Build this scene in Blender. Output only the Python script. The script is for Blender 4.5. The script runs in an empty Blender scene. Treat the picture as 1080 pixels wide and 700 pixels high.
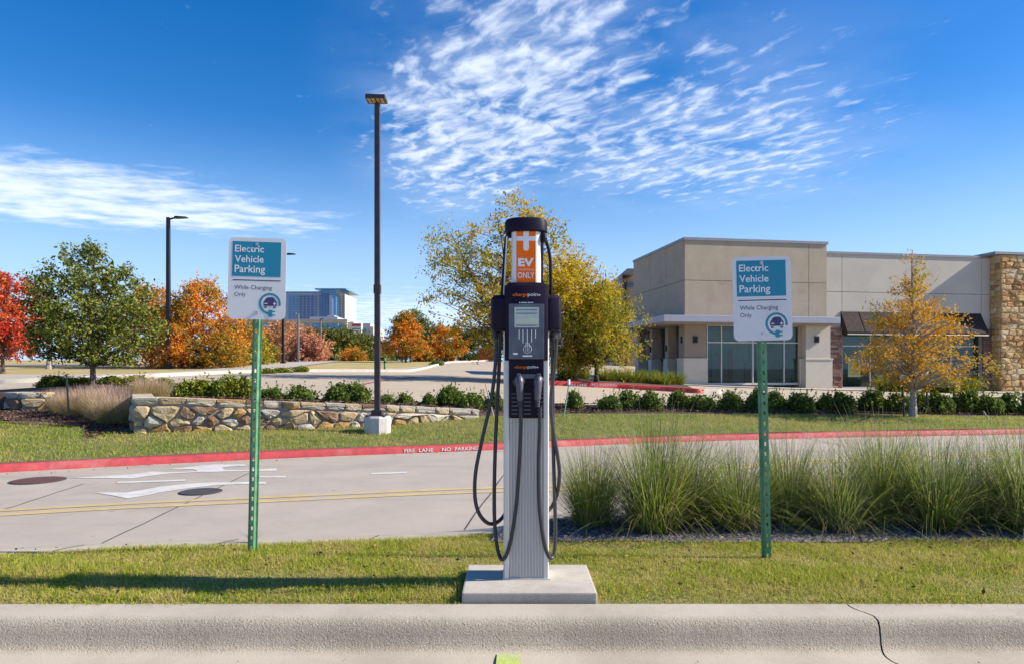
import bpy, math, random
import numpy as np
from mathutils import Vector, Matrix
R = math.radians
random.seed(7)
RNG = np.random.default_rng(11)
scene = bpy.context.scene
COL = scene.collection

# ------------------------------------------------------------------ camera, sky, sun, exposure
F, HY, HC = 720.0, 388.0, 1.10            # focal length in photo pixels, horizon row, eye height
cam = bpy.data.cameras.new('camera')
cam.sensor_width = 36.0
cam.lens = 24.0
cam.shift_y = 38.0 / 1080.0
cam.clip_start = 0.05
cam.clip_end = 5000.0
camo = bpy.data.objects.new('camera', cam)
camo.location = (0, 0, HC)
camo.rotation_euler = (R(90), 0, 0)
COL.objects.link(camo)
scene.camera = camo

SUN_EL, SUN_AZ = 33.0, -0.5               # azimuth measured from +X (right of the photo) towards +Y (away)
sdir = Vector((math.cos(R(SUN_EL)) * math.cos(R(SUN_AZ)), math.cos(R(SUN_EL)) * math.sin(R(SUN_AZ)), math.sin(R(SUN_EL))))
sun = bpy.data.lights.new('sun', 'SUN')
sun.energy = 4.8
sun.angle = R(0.53)
sun.color = (1.0, 0.93, 0.82)
suno = bpy.data.objects.new('sun', sun)
suno.rotation_euler = sdir.to_track_quat('Z', 'Y').to_euler()
suno.location = (30, 0, 30)
COL.objects.link(suno)

scene.view_settings.view_transform = 'Standard'
scene.view_settings.look = 'None'
scene.view_settings.gamma = 1.0
scene.view_settings.exposure = 0.80
scene.view_settings.use_curve_mapping = False
scene.cycles.max_bounces = 7
scene.cycles.diffuse_bounces = 3
scene.cycles.glossy_bounces = 3
scene.cycles.transparent_max_bounces = 8


class NT:
    """small node-tree writer"""
    def __init__(s, nt):
        s.nt = nt
        nt.nodes.clear()

    def n(s, typ, ins=None, **props):
        nd = s.nt.nodes.new(typ)
        for k, v in props.items():
            setattr(nd, k, v)
        for k, v in (ins or {}).items():
            s.put(nd.inputs[k], v)
        return nd

    def put(s, sock, v):
        if isinstance(v, bpy.types.NodeSocket):
            s.nt.links.new(v, sock)
        elif isinstance(v, (tuple, list)) and len(v) == 3 and sock.type == 'RGBA':
            sock.default_value = (*v, 1)
        else:
            sock.default_value = v

    def math(s, op, a, b=0.0, c=None, clamp=False):
        nd = s.n('ShaderNodeMath', operation=op, use_clamp=clamp)
        s.put(nd.inputs[0], a)
        s.put(nd.inputs[1], b)
        if c is not None:
            s.put(nd.inputs[2], c)
        return nd.outputs[0]

    def mix(s, f, a, b, blend='MIX'):
        nd = s.n('ShaderNodeMix', data_type='RGBA', blend_type=blend, clamp_factor=True)
        s.put(nd.inputs[0], f)
        s.put(nd.inputs[6], a)
        s.put(nd.inputs[7], b)
        return nd.outputs[2]

    def noise(s, vec, scale, detail=4.0, rough=0.55, dist=0.0):
        nd = s.n('ShaderNodeTexNoise', {'Scale': scale, 'Detail': detail, 'Roughness': rough, 'Distortion': dist})
        if vec is not None:
            s.put(nd.inputs['Vector'], vec)
        return nd.outputs['Fac']

    def ramp(s, f, stops, interp='LINEAR'):
        nd = s.n('ShaderNodeValToRGB')
        cr = nd.color_ramp
        cr.interpolation = interp
        while len(cr.elements) < len(stops):
            cr.elements.new(0.5)
        for e, (p, c) in zip(cr.elements, stops):
            e.position = p
            e.color = (*c, 1) if len(c) == 3 else c
        s.put(nd.inputs[0], f)
        return nd.outputs[0]

    def maprange(s, v, a, b, c=0.0, d=1.0, smooth=True):
        nd = s.n('ShaderNodeMapRange', interpolation_type='SMOOTHSTEP' if smooth else 'LINEAR')
        for i, q in enumerate((v, a, b, c, d)):
            s.put(nd.inputs[i], q)
        return nd.outputs[0]


world = bpy.data.worlds.new('World')
scene.world = world
world.use_nodes = True
w = NT(world.node_tree)
sky = w.n('ShaderNodeTexSky', sky_type='NISHITA', sun_disc=False, sun_elevation=R(SUN_EL),
          sun_rotation=R(90 - SUN_AZ), altitude=200.0, air_density=1.0, dust_density=0.3, ozone_density=2.0)
hs = w.n('ShaderNodeHueSaturation', {'Hue': 0.510, 'Saturation': 1.47, 'Value': 0.86, 'Color': sky.outputs[0]})
tc = w.n('ShaderNodeTexCoord')
sep = w.n('ShaderNodeSeparateXYZ', {0: tc.outputs['Generated']})
dz = w.math('MAXIMUM', sep.outputs[2], 0.03)
pu = w.math('DIVIDE', sep.outputs[0], dz)
pv = w.math('DIVIDE', sep.outputs[1], dz)
comb = w.n('ShaderNodeCombineXYZ', {0: pu, 1: pv, 2: 0.0})
P2 = comb.outputs[0]
haze = w.mix(w.maprange(sep.outputs[2], 0.0, 0.34, 0.92, 0.0), hs.outputs[0], (2.75, 4.0, 5.9))


def ellmask(cx, cy, rx, ry, rot, soft0=1.0, soft1=0.3):
    """1 inside an ellipse of the cloud layer (layer coordinates, units of its height), 0 well outside"""
    a = w.math('SUBTRACT', pu, cx)
    b = w.math('SUBTRACT', pv, cy)
    c, s_ = math.cos(rot), math.sin(rot)
    e1 = w.math('DIVIDE', w.math('ADD', w.math('MULTIPLY', a, c), w.math('MULTIPLY', b, s_)), rx)
    e2 = w.math('DIVIDE', w.math('SUBTRACT', w.math('MULTIPLY', b, c), w.math('MULTIPLY', a, s_)), ry)
    d = w.math('SQRT', w.math('ADD', w.math('MULTIPLY', e1, e1), w.math('MULTIPLY', e2, e2)))
    return w.maprange(d, soft0, soft1)


# rippled altocumulus: cells stretched along one wind direction
mr = w.n('ShaderNodeMapping', {'Vector': P2, 'Rotation': (0, 0, R(62))})
mp = w.n('ShaderNodeMapping', {'Vector': mr.outputs[0], 'Scale': (7.0, 12.5, 1)})
wob = w.noise(P2, 3.0, 3.0)
mpv = w.n('ShaderNodeVectorMath', {0: mp.outputs[0], 1: w.n('ShaderNodeCombineXYZ', {0: w.math('MULTIPLY', wob, 1.6), 1: w.math('MULTIPLY', wob, 2.4), 2: 0.0}).outputs[0]}, operation='ADD')
cells = w.noise(mpv.outputs[0], 1.0, 5.0, 0.52, 0.0)
fine_ = w.noise(P2, 26.0, 4.0, 0.6)
cells = w.math('ADD', cells, w.math('MULTIPLY', w.math('SUBTRACT', fine_, 0.5), 0.10))
big = w.noise(P2, 1.6, 4.0, 0.55)
m1 = w.math('MAXIMUM', ellmask(-0.08, 2.85, 0.66, 1.95, R(13), 1.2, 0.3), w.math('MULTIPLY', ellmask(0.78, 3.1, 1.05, 1.55, R(-32), 1.25, 0.2), 0.84))
thr = w.math('SUBTRACT', 0.74, w.math('MULTIPLY', m1, w.math('ADD', 0.24, w.math('MULTIPLY', big, 0.26))))
alto = w.math('MULTIPLY', w.maprange(w.math('SUBTRACT', cells, thr), -0.05, 0.33), 0.76)
veil = w.math('MULTIPLY', w.math('MULTIPLY', m1, w.maprange(big, 0.30, 0.65)), 0.22)
alto = w.math('ADD', alto, w.math('MULTIPLY', veil, w.math('SUBTRACT', 1.0, alto)))
# low streaky bank on the left, and soft cloud low down over the far town; the same streaks go on elsewhere, thinner
mp2 = w.n('ShaderNodeMapping', {'Vector': P2, 'Rotation': (0, 0, R(-12)), 'Scale': (1.0, 1.5, 1), 'Location': (3.1, 1.7, 0)})
st = w.noise(mp2.outputs[0], 3.0, 8.0, 0.60, 0.15)
m2 = ellmask(-2.85, 3.85, 2.3, 1.15, R(35), 1.3, 0.35)
m3 = ellmask(-2.4, 13.5, 5.6, 6.5, R(0), 1.3, 0.3)
m4 = w.maprange(w.noise(P2, 0.33, 2.0), 0.58, 0.80, 0.0, 0.34)
mm = w.math('MAXIMUM', w.math('MAXIMUM', m2, w.math('MULTIPLY', m3, 0.80)), m4)
thr2 = w.math('SUBTRACT', 0.80, w.math('MULTIPLY', mm, 0.56))
bank = w.math('MULTIPLY', w.maprange(w.math('SUBTRACT', st, thr2), -0.06, 0.40), 0.80)
cov = w.math('MAXIMUM', alto, bank, clamp=True)
cov = w.math('MULTIPLY', cov, w.maprange(sep.outputs[2], 0.01, 0.07))
ccol = w.mix(w.maprange(sep.outputs[2], 0.05, 0.5), (5.6, 5.9, 6.4), (5.2, 5.7, 6.5))
final = w.mix(cov, haze, ccol)
bg = w.n('ShaderNodeBackground', {'Color': final, 'Strength': 0.115})
wo = w.n('ShaderNodeOutputWorld', {'Surface': bg.outputs[0]})


# ------------------------------------------------------------------ helpers
def P(px, py, D):
    """point seen at photo pixel (px,py) at distance D along the view axis"""
    return ((px - 540) / F * D, D, HC - (py - HY) / F * D)


def PX(px, D):
    return (px - 540) / F * D


def G(px, py, z):
    """point of the level z seen at that pixel"""
    D = F * (HC - z) / (py - HY)
    return ((px - 540) / F * D, D)


MATS = {}


def mat(name, col, rough=0.6, var=0.12, scale=6.0, bump=0.0, bscale=60.0, metal=0.0, spec=0.5, col2=None, detail=5.0, stain=None, stain_scale=1.0, coat=0.0, speck=0.0, bdist=0.02, streak=None, sscale=230.0):
    """principled material: two-scale noise between darker and lighter (or col and col2), fine bump"""
    if name in MATS:
        return MATS[name]
    m = bpy.data.materials.new(name)
    m.use_nodes = True
    t = NT(m.node_tree)
    co = t.n('ShaderNodeTexCoord').outputs['Object']
    f = t.noise(co, scale, detail, 0.6)
    f = t.maprange(f, 0.28, 0.72, 0, 1, False)
    a = tuple(c * (1 - var) for c in col)
    b = col2 or tuple(min(1, c * (1 + var)) for c in col)
    c = t.mix(f, a, b)
    if stain:
        g = t.noise(co, stain_scale, 6.0, 0.65, 0.4)
        c = t.mix(t.maprange(g, 0.5, 0.72, 0, 0.75), c, stain)
    if streak:
        mpn = t.n('ShaderNodeMapping', {'Vector': co, 'Rotation': (0, 0, R(-19)), 'Scale': (0.12, 1.5, 1)})
        c = t.mix(t.maprange(t.noise(mpn.outputs[0], 1.0, 4.0, 0.6), 0.5, 0.75, 0.0, 0.7), c, streak)
        c = t.mix(t.maprange(t.noise(co, 7.0, 2.0, 0.5), 0.70, 0.78, 0.0, 0.5), c, tuple(q * 0.5 for q in streak))
    if speck:
        sp = t.noise(co, sscale, 2.0, 0.7)
        c = t.mix(t.maprange(sp, 0.40, 0.62, speck, 0.0), c, tuple(q * 0.45 for q in col))
        c = t.mix(t.maprange(t.noise(co, sscale * 0.75, 2.0, 0.6), 0.60, 0.72, 0.0, speck * 0.7), c, tuple(min(1, q * 1.5) for q in col))
    p = t.n('ShaderNodeBsdfPrincipled', {'Base Color': c, 'Metallic': metal, 'Specular IOR Level': spec, 'Coat Weight': coat})
    t.put(p.inputs['Roughness'], t.maprange(t.noise(co, scale * 2.3, 3.0), 0.3, 0.7, max(0.02, rough - 0.08), min(1, rough + 0.08)))
    if bump:
        bn = t.n('ShaderNodeBump', {'Strength': bump, 'Distance': bdist, 'Height': t.noise(co, bscale, 4.0, 0.65)})
        t.put(p.inputs['Normal'], bn.outputs[0])
    t.n('ShaderNodeOutputMaterial', {'Surface': p.outputs[0]})
    MATS[name] = m
    return m


def leafmat(name, cols, cols2=None, nscale=0.7, trans=0.35, nlo=0.42, nhi=0.58, rough=0.55):
    """foliage: colour drawn per leaf, with a second palette in patches"""
    if name in MATS:
        return MATS[name]
    m = bpy.data.materials.new(name)
    m.use_nodes = True
    t = NT(m.node_tree)
    r = t.n('ShaderNodeNewGeometry').outputs['Random Per Island']
    k = len(cols)
    c = t.ramp(r, [((i + 0.5) / k, q) for i, q in enumerate(cols)])
    if cols2:
        k = len(cols2)
        c2 = t.ramp(r, [((i + 0.5) / k, q) for i, q in enumerate(cols2)])
        co = t.n('ShaderNodeTexCoord').outputs['Object']
        c = t.mix(t.maprange(t.noise(co, nscale, 3.0), nlo, nhi), c, c2)
    p = t.n('ShaderNodeBsdfPrincipled', {'Base Color': c, 'Roughness': rough, 'Specular IOR Level': 0.12})
    tr = t.n('ShaderNodeBsdfTranslucent', {'Color': c})
    mx = t.n('ShaderNodeMixShader', {0: trans, 1: p.outputs[0], 2: tr.outputs[0]})
    t.n('ShaderNodeOutputMaterial', {'Surface': mx.outputs[0]})
    MATS[name] = m
    return m


def glassmat(name, tint, keep=0.55):
    m = bpy.data.materials.new(name)
    m.use_nodes = True
    t = NT(m.node_tree)
    tr = t.n('ShaderNodeBsdfTransparent', {'Color': tint})
    gl = t.n('ShaderNodeBsdfGlossy', {'Color': (0.95, 1, 1), 'Roughness': 0.02})
    fr = t.n('ShaderNodeFresnel', {'IOR': 1.5})
    mx = t.n('ShaderNodeMixShader', {0: t.math('ADD', fr.outputs[0], 0.02), 1: tr.outputs[0], 2: gl.outputs[0]})
    t.n('ShaderNodeOutputMaterial', {'Surface': mx.outputs[0]})
    MATS[name] = m
    return m


LOC = {}


def link(o, parent=None):
    COL.objects.link(o)
    if parent is not None:
        o.parent = parent
    return o


def tag(o, label=None, cat=None, group=None, kind=None):
    if label: o['label'] = label
    if cat: o['category'] = cat
    if group: o['group'] = group
    if kind: o['kind'] = kind
    return o


def thing(name, label, cat, loc=(0, 0, 0), rot=(0, 0, 0), group=None):
    o = bpy.data.objects.new(name, None)
    o.empty_display_size = 0.1
    o.location = loc
    o.rotation_euler = rot
    COL.objects.link(o)
    return tag(o, label, cat, group)


def mesh_np(name, V, Fc, m, smooth=False):
    """V (n,3), Fc (f,k) with uniform k"""
    V = np.asarray(V, dtype=np.float32)
    Fc = np.asarray(Fc, dtype=np.int32)
    me = bpy.data.meshes.new(name)
    me.vertices.add(len(V))
    me.vertices.foreach_set('co', V.ravel())
    f, k = Fc.shape
    me.loops.add(f * k)
    me.loops.foreach_set('vertex_index', Fc.ravel())
    me.polygons.add(f)
    me.polygons.foreach_set('loop_start', np.arange(0, f * k, k, dtype=np.int32))
    if smooth:
        me.polygons.foreach_set('use_smooth', np.ones(f, dtype=bool))
    me.materials.append(m)
    me.update(calc_edges=True)
    return me


def obj_np(name, V, Fc, m, parent=None, smooth=False, loc=None):
    o = bpy.data.objects.new(name, mesh_np(name, V, Fc, m, smooth))
    if loc is not None:
        o.location = loc
    return link(o, parent)


class MB:
    def __init__(s):
        s.v, s.f = [], []

    def add(s, vs, fs):
        b = len(s.v)
        s.v += [tuple(q) for q in vs]
        s.f += [tuple(i + b for i in f) for f in fs]
        return s

    def box(s, x0, x1, y0, y1, z0, z1):
        return s.add([(x0, y0, z0), (x1, y0, z0), (x1, y1, z0), (x0, y1, z0), (x0, y0, z1), (x1, y0, z1), (x1, y1, z1), (x0, y1, z1)],
                     [(0, 3, 2, 1), (4, 5, 6, 7), (0, 1, 5, 4), (1, 2, 6, 5), (2, 3, 7, 6), (3, 0, 4, 7)])

    def prism(s, poly, a0, a1, axis='z', inset=0.0):
        """polygon (2-D, counter-clockwise) pulled from a0 to a1 along an axis; inset shrinks the far end"""
        n = len(poly)
        cx = sum(p[0] for p in poly) / n
        cy = sum(p[1] for p in poly) / n
        def shr(p):
            d = math.hypot(p[0] - cx, p[1] - cy) or 1
            k = max(0, 1 - inset / d)
            return (cx + (p[0] - cx) * k, cy + (p[1] - cy) * k)
        def to(p, a):
            return (p[0], p[1], a) if axis == 'z' else ((p[0], a, p[1]) if axis == 'y' else (a, p[0], p[1]))
        vs = [to(p, a0) for p in poly] + [to(shr(p), a1) for p in poly]
        fs = [tuple(range(n - 1, -1, -1)), tuple(range(n, 2 * n))] + [(i, (i + 1) % n, n + (i + 1) % n, n + i) for i in range(n)]
        return s.add(vs, fs)

    def tube(s, pts, rad, n=8, cap=True):
        pts = [Vector(p) for p in pts]
        if not hasattr(rad, '__len__'):
            rad = [rad] * len(pts)
        rings = []
        up = None
        for i, p in enumerate(pts):
            d = (pts[min(i + 1, len(pts) - 1)] - pts[max(i - 1, 0)])
            d = d.normalized() if d.length > 1e-9 else Vector((0, 0, 1))
            if up is None:
                up = Vector((0, 0, 1)) if abs(d.z) < 0.9 else Vector((1, 0, 0))
            a = d.cross(up)
            a = a.normalized() if a.length > 1e-6 else Vector((1, 0, 0))
            b = a.cross(d).normalized()
            up = b
            rings.append([p + (a * math.cos(2 * math.pi * k / n) + b * math.sin(2 * math.pi * k / n)) * rad[i] for k in range(n)])
        vs = [q for r in rings for q in r]
        fs = []
        for i in range(len(pts) - 1):
            for k in range(n):
                k2 = (k + 1) % n
                fs.append((i * n + k, i * n + k2, (i + 1) * n + k2, (i + 1) * n + k))
        if cap:
            fs.append(tuple(range(n - 1, -1, -1)))
            fs.append(tuple((len(pts) - 1) * n + k for k in range(n)))
        return s.add(vs, fs)

    def lathe(s, prof, cx=0, cy=0, n=24):
        vs = [(cx + r * math.cos(2 * math.pi * k / n), cy + r * math.sin(2 * math.pi * k / n), z) for r, z in prof for k in range(n)]
        fs = []
        for i in range(len(prof) - 1):
            for k in range(n):
                k2 = (k + 1) % n
                fs.append((i * n + k, i * n + k2, (i + 1) * n + k2, (i + 1) * n + k))
        fs.append(tuple(range(n - 1, -1, -1)))
        fs.append(tuple((len(prof) - 1) * n + k for k in range(n)))
        return s.add(vs, fs)

    def mesh(s, name, m, smooth=False, bevel=0.0):
        me = bpy.data.meshes.new(name)
        me.from_pydata(s.v, [], s.f)
        me.materials.append(m)
        if bevel or True:
            import bmesh
            bm = bmesh.new()
            bm.from_mesh(me)
            if bevel:
                ed = [e for e in bm.edges if len(e.link_faces) == 2 and e.calc_face_angle(0) > 0.5]
                bmesh.ops.bevel(bm, geom=ed, offset=bevel, segments=2, profile=0.6, affect='EDGES', clamp_overlap=True)
            bmesh.ops.recalc_face_normals(bm, faces=bm.faces)
            bm.to_mesh(me)
            bm.free()
        if smooth:
            for p in me.polygons:
                p.use_smooth = True
            try:
                me.set_sharp_from_angle(angle=R(40))
            except Exception:
                pass
        me.update()
        return me

    def build(s, name, m, parent=None, smooth=False, bevel=0.0, loc=None):
        if loc is not None:
            s.v = [(x - loc[0], y - loc[1], z - loc[2]) for x, y, z in s.v]
        o = bpy.data.objects.new(name, s.mesh(name, m, smooth, bevel))
        if loc is not None:
            o.location = loc
        return link(o, parent)


def catmull(pts, k=8):
    pts = [Vector(p) for p in pts]
    out = []
    q = [pts[0] * 2 - pts[1]] + pts + [pts[-1] * 2 - pts[-2]]
    for i in range(1, len(q) - 2):
        p0, p1, p2, p3 = q[i - 1:i + 3]
        for j in range(k):
            t = j / k
            out.append(0.5 * ((2 * p1) + (p2 - p0) * t + (2 * p0 - 5 * p1 + 4 * p2 - p3) * t * t + (3 * p1 - p0 - 3 * p2 + p3) * t ** 3))
    out.append(pts[-1])
    return out


def resample(pl, n):
    pl = [np.array(p, float) for p in pl]
    d = [0.0]
    for a, b in zip(pl[:-1], pl[1:]):
        d.append(d[-1] + np.linalg.norm(b - a))
    tot = d[-1]
    return [np.array([np.interp(tot * i / (n - 1), d, [p[k] for p in pl]) for k in range(len(pl[0]))]) for i in range(n)]


def loft_sheet(name, near, far, zf, m, nx=60, ny=8, off=0.0, kind='structure', spacing=1.0, skirt=None):
    """a ground sheet between two plan polylines, lying on the height function zf"""
    a = resample(near, nx)
    b = resample(far, nx)
    V, Fq = [], []
    for j in range(ny):
        t = (j / (ny - 1)) ** spacing
        for i in range(nx):
            q = a[i] * (1 - t) + b[i] * t
            V.append((q[0], q[1], zf(q[0], q[1]) + off))
    for j in range(ny - 1):
        for i in range(nx - 1):
            Fq.append((j * nx + i, j * nx + i + 1, (j + 1) * nx + i + 1, (j + 1) * nx + i))
    if skirt is not None:
        b0 = len(V)
        V += [(V[i][0], V[i][1], skirt) for i in range(nx)]
        Fq += [(b0 + i, b0 + i + 1, i + 1, i) for i in range(nx - 1)]
    o = obj_np(name, V, Fq, m, smooth=True)
    return tag(o, kind=kind)


DEPS = None


def text_mesh(s, m, width=None, height=None, bold=0.0, align='LEFT', depth=0.0006):
    """lettering in the XZ plane facing -Y, lower left (or centre) at the origin"""
    cu = bpy.data.curves.new('lettering', 'FONT')
    cu.body = s
    cu.size = 1.0
    cu.offset = bold
    cu.extrude = 0.0
    cu.resolution_u = 3
    cu.align_x = 'LEFT'
    ob = bpy.data.objects.new('lettering_source', cu)
    COL.objects.link(ob)
    dg = bpy.context.evaluated_depsgraph_get()
    me = bpy.data.meshes.new_from_object(ob.evaluated_get(dg))
    bpy.data.objects.remove(ob)
    bpy.data.curves.remove(cu)
    co = np.array([v.co[:] for v in me.vertices])
    lo, hi = co.min(0), co.max(0)
    sx = width / (hi[0] - lo[0]) if width else None
    sz = height / (hi[1] - lo[1]) if height else None
    sx = sx or sz
    sz = sz or sx
    for v in me.vertices:
        x = (v.co.x - lo[0]) * sx
        if align == 'CENTER':
            x -= (hi[0] - lo[0]) * sx / 2
        z = (v.co.y - (lo[1] if height else 0)) * sz
        v.co = (x, 0, z)
    me.materials.clear()
    me.materials.append(m)
    return me


def put_text(name, s, m, parent, x, y, z, **kw):
    o = bpy.data.objects.new(name, text_mesh(s, m, **kw))
    o.location = (x, y, z)
    return link(o, parent)


# ------------------------------------------------------------------ materials
M_gutter = mat('concrete_gutter', (0.46, 0.395, 0.31), 0.9, 0.10, 7, 0.5, 300, stain=(0.39, 0.34, 0.28), stain_scale=1.4, speck=0.3, bdist=0.004)
M_pad = mat('concrete_pad', (0.51, 0.455, 0.375), 0.9, 0.12, 8, 0.5, 260, stain=(0.38, 0.33, 0.275), stain_scale=2.5, speck=0.35, bdist=0.004)
M_road = mat('concrete_road', (0.415, 0.35, 0.285), 0.9, 0.09, 2.2, 0.35, 160, stain=(0.31, 0.275, 0.24), stain_scale=0.45, speck=0.2, bdist=0.005, streak=(0.27, 0.24, 0.21))
M_lot = mat('concrete_lot', (0.43, 0.345, 0.245), 0.9, 0.10, 1.0, 0.2, 60, stain=(0.36, 0.30, 0.23), stain_scale=0.18)
M_walk = mat('concrete_walk', (0.41, 0.36, 0.30), 0.9, 0.1, 1.6, 0.2, 60)
M_asph = mat('asphalt', (0.12, 0.12, 0.13), 0.9, 0.15, 2.0, 0.2, 60)
M_red = mat('red_paint', (0.45, 0.05, 0.055), 0.65, 0.25, 9, 0.3, 120, stain=(0.50, 0.21, 0.185), stain_scale=1.1)
M_redfade = mat('red_paint_faded', (0.50, 0.10, 0.09), 0.7, 0.22, 6, 0.3, 120, stain=(0.52, 0.30, 0.26), stain_scale=2.2)
M_white = mat('white_paint_worn', (0.58, 0.55, 0.51), 0.75, 0.14, 12, 0.2, 90, stain=(0.44, 0.39, 0.345), stain_scale=4)
M_yel = mat('yellow_paint_worn', (0.52, 0.385, 0.16), 0.75, 0.14, 9, 0.2, 90, stain=(0.44, 0.37, 0.27), stain_scale=2)
M_green_mark = mat('pale_green_paint', (0.42, 0.50, 0.12), 0.8, 0.15, 30, 0.2, 90, stain=(0.42, 0.40, 0.28), stain_scale=14)
M_joint = mat('joint_filler', (0.045, 0.042, 0.04), 0.9, 0.2, 20)
M_rust = mat('cast_iron_rusty', (0.10, 0.045, 0.035), 0.8, 0.3, 30, 0.5, 60)
M_iron = mat('cast_iron', (0.055, 0.05, 0.05), 0.7, 0.3, 30, 0.5, 60)
M_soil = mat('lawn_thatch', (0.30, 0.26, 0.085), 0.95, 0.35, 9, 0.8, 70, col2=(0.28, 0.24, 0.09), stain=(0.07, 0.11, 0.02), stain_scale=2.2)
M_lawn = mat('far_lawn_ground', (0.12, 0.14, 0.03), 0.95, 0.35, 5, 0.8, 40, col2=(0.22, 0.21, 0.07), stain=(0.06, 0.10, 0.02), stain_scale=0.9)
M_field = mat('dry_field', (0.38, 0.30, 0.09), 0.95, 0.2, 0.6, 0.5, 8, col2=(0.46, 0.35, 0.15), stain=(0.29, 0.28, 0.06), stain_scale=0.12)
M_mulch = mat('bark_mulch_ground', (0.075, 0.043, 0.03), 0.95, 0.5, 26, 1.0, 60, col2=(0.15, 0.09, 0.065))
M_grav = mat('gravel_bed_ground', (0.12, 0.11, 0.115), 0.95, 0.5, 50, 1.0, 90, col2=(0.23, 0.21, 0.22))
M_galv_green = mat('green_enamel', (0.085, 0.25, 0.12), 0.42, 0.25, 18, 0.15, 60, col2=(0.13, 0.33, 0.17), stain=(0.22, 0.34, 0.20), stain_scale=9)
M_signwhite = mat('sign_white', (0.72, 0.71, 0.71), 0.38, 0.035, 10, stain=(0.64, 0.63, 0.62), stain_scale=6)
M_teal = mat('sign_teal', (0.008, 0.23, 0.35), 0.38, 0.05, 10)
M_ringteal = mat('emblem_teal', (0.012, 0.25, 0.31), 0.4, 0.05, 10)
M_navy = mat('emblem_navy', (0.045, 0.04, 0.13), 0.4, 0.05, 10)
M_ink = mat('ink', (0.05, 0.05, 0.09), 0.45, 0.05, 10)
M_print = mat('white_print', (0.8, 0.8, 0.8), 0.45, 0.03, 10)
M_alu = mat('brushed_aluminium', (0.49, 0.475, 0.45), 0.45, 0.02, 12, metal=0.25, spec=0.5)
M_alu2 = mat('anodised_rail', (0.64, 0.625, 0.595), 0.36, 0.02, 12, metal=0.3)
M_blk = mat('black_plastic', (0.017, 0.012, 0.027), 0.48, 0.12, 25, 0.0, 200, spec=0.09)
M_blk2 = mat('dark_panel', (0.014, 0.012, 0.022), 0.42, 0.1, 20, spec=0.1)
M_cable = mat('cable_rubber', (0.028, 0.027, 0.034), 0.42, 0.25, 40)
M_handle = mat('connector_grey', (0.085, 0.08, 0.10), 0.42, 0.12, 30)
M_handle2 = mat('connector_dark', (0.035, 0.032, 0.05), 0.4, 0.12, 30)
M_orange = mat('orange_print', (0.95, 0.17, 0.008), 0.5, 0.04, 8, spec=0.15)
M_diff = mat('white_column', (0.74, 0.75, 0.76), 0.35, 0.03, 8)
M_screen = mat('screen_glass', (0.065, 0.068, 0.095), 0.12, 0.35, 9, col2=(0.12, 0.13, 0.16), spec=0.5)
M_lcd = mat('display_light', (0.44, 0.50, 0.46), 0.3, 0.1, 12)
M_lcd2 = mat('display_band', (0.52, 0.55, 0.42), 0.3, 0.1, 12)
M_steel = mat('bolt_steel', (0.5, 0.5, 0.5), 0.3, 0.1, 30, metal=1.0)
M_pole = mat('bronze_pole', (0.055, 0.038, 0.04), 0.45, 0.2, 12, spec=0.4)
M_poleblk = mat('black_pole', (0.015, 0.017, 0.022), 0.45, 0.2, 12)
M_polegrey = mat('grey_pole', (0.22, 0.21, 0.21), 0.5, 0.1, 8)
M_mortar = mat('mortar', (0.36, 0.325, 0.28), 0.95, 0.15, 20, 0.6, 80)
ST = [mat('limestone_white', (0.53, 0.47, 0.37), 0.9, 0.15, 12, 0.9, 40, stain=(0.34, 0.24, 0.13), stain_scale=5),
      mat('limestone_tan', (0.47, 0.355, 0.20), 0.9, 0.2, 12, 0.9, 40, stain=(0.24, 0.15, 0.08), stain_scale=5),
      mat('limestone_gold', (0.42, 0.25, 0.09), 0.9, 0.25, 12, 0.9, 40, stain=(0.25, 0.12, 0.04), stain_scale=5),
      mat('limestone_brown', (0.21, 0.12, 0.07), 0.9, 0.3, 12, 0.9, 40, stain=(0.36, 0.29, 0.2), stain_scale=5),
      mat('limestone_grey', (0.42, 0.375, 0.31), 0.9, 0.18, 12, 0.9, 40, stain=(0.22, 0.19, 0.16), stain_scale=5)]

# ------------------------------------------------------------------ the lie of the land
def rbf(ctrl):
    c = np.array(ctrl, float)
    S = 20.0
    X = c[:, :2] / S
    n = len(c)
    A = np.zeros((n + 3, n + 3))
    A[:n, :n] = np.linalg.norm(X[:, None] - X[None], axis=2)
    A[:n, n] = 1
    A[:n, n + 1:] = X
    A[n, :n] = 1
    A[n + 1:, :n] = X.T
    b = np.zeros(n + 3)
    b[:n] = c[:, 2]
    s = np.linalg.solve(A, b)
    def f(x, y):
        d = np.hypot(X[:, 0] - x / S, X[:, 1] - y / S)
        return float(d @ s[:n] + s[n] + s[n + 1] * x / S + s[n + 2] * y / S)
    return f


ZR = -0.14                                            # level of the pavements
# far (red) kerb: front foot line
CURB = [(-34, -3.0), (-16, 4.0), (-9.5, 6.72), G(0, 498, ZR), G(140, 490.5, ZR), G(280, 483.5, ZR), G(420, 478, ZR), G(530, 473.8, ZR), G(640, 468.5, ZR), G(760, 464.2, ZR), G(900, 460.6, ZR), G(1080, 457.8, ZR), (16, 13.6), (34, 16.0)]
CURB = [tuple(p) for p in CURB]
WALL = [(-60, 9.0), (-20, 13.0), (PX(-80, 13.6), 13.6), (PX(0, 13.6), 13.6), (PX(55, 13.4), 13.4), (PX(100, 12.9), 12.9), (PX(136, 12.4), 12.4), (PX(138, 10.6), 10.6), (PX(200, 10.75), 10.75), (PX(300, 11.2), 11.2), (PX(400, 11.8), 11.8), (PX(505, 12.7), 12.7), (PX(600, 13.4), 13.4), (PX(800, 14.2), 14.2), (PX(1080, 15.0), 15.0), (22, 16.0), (60, 20.0)]


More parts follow.
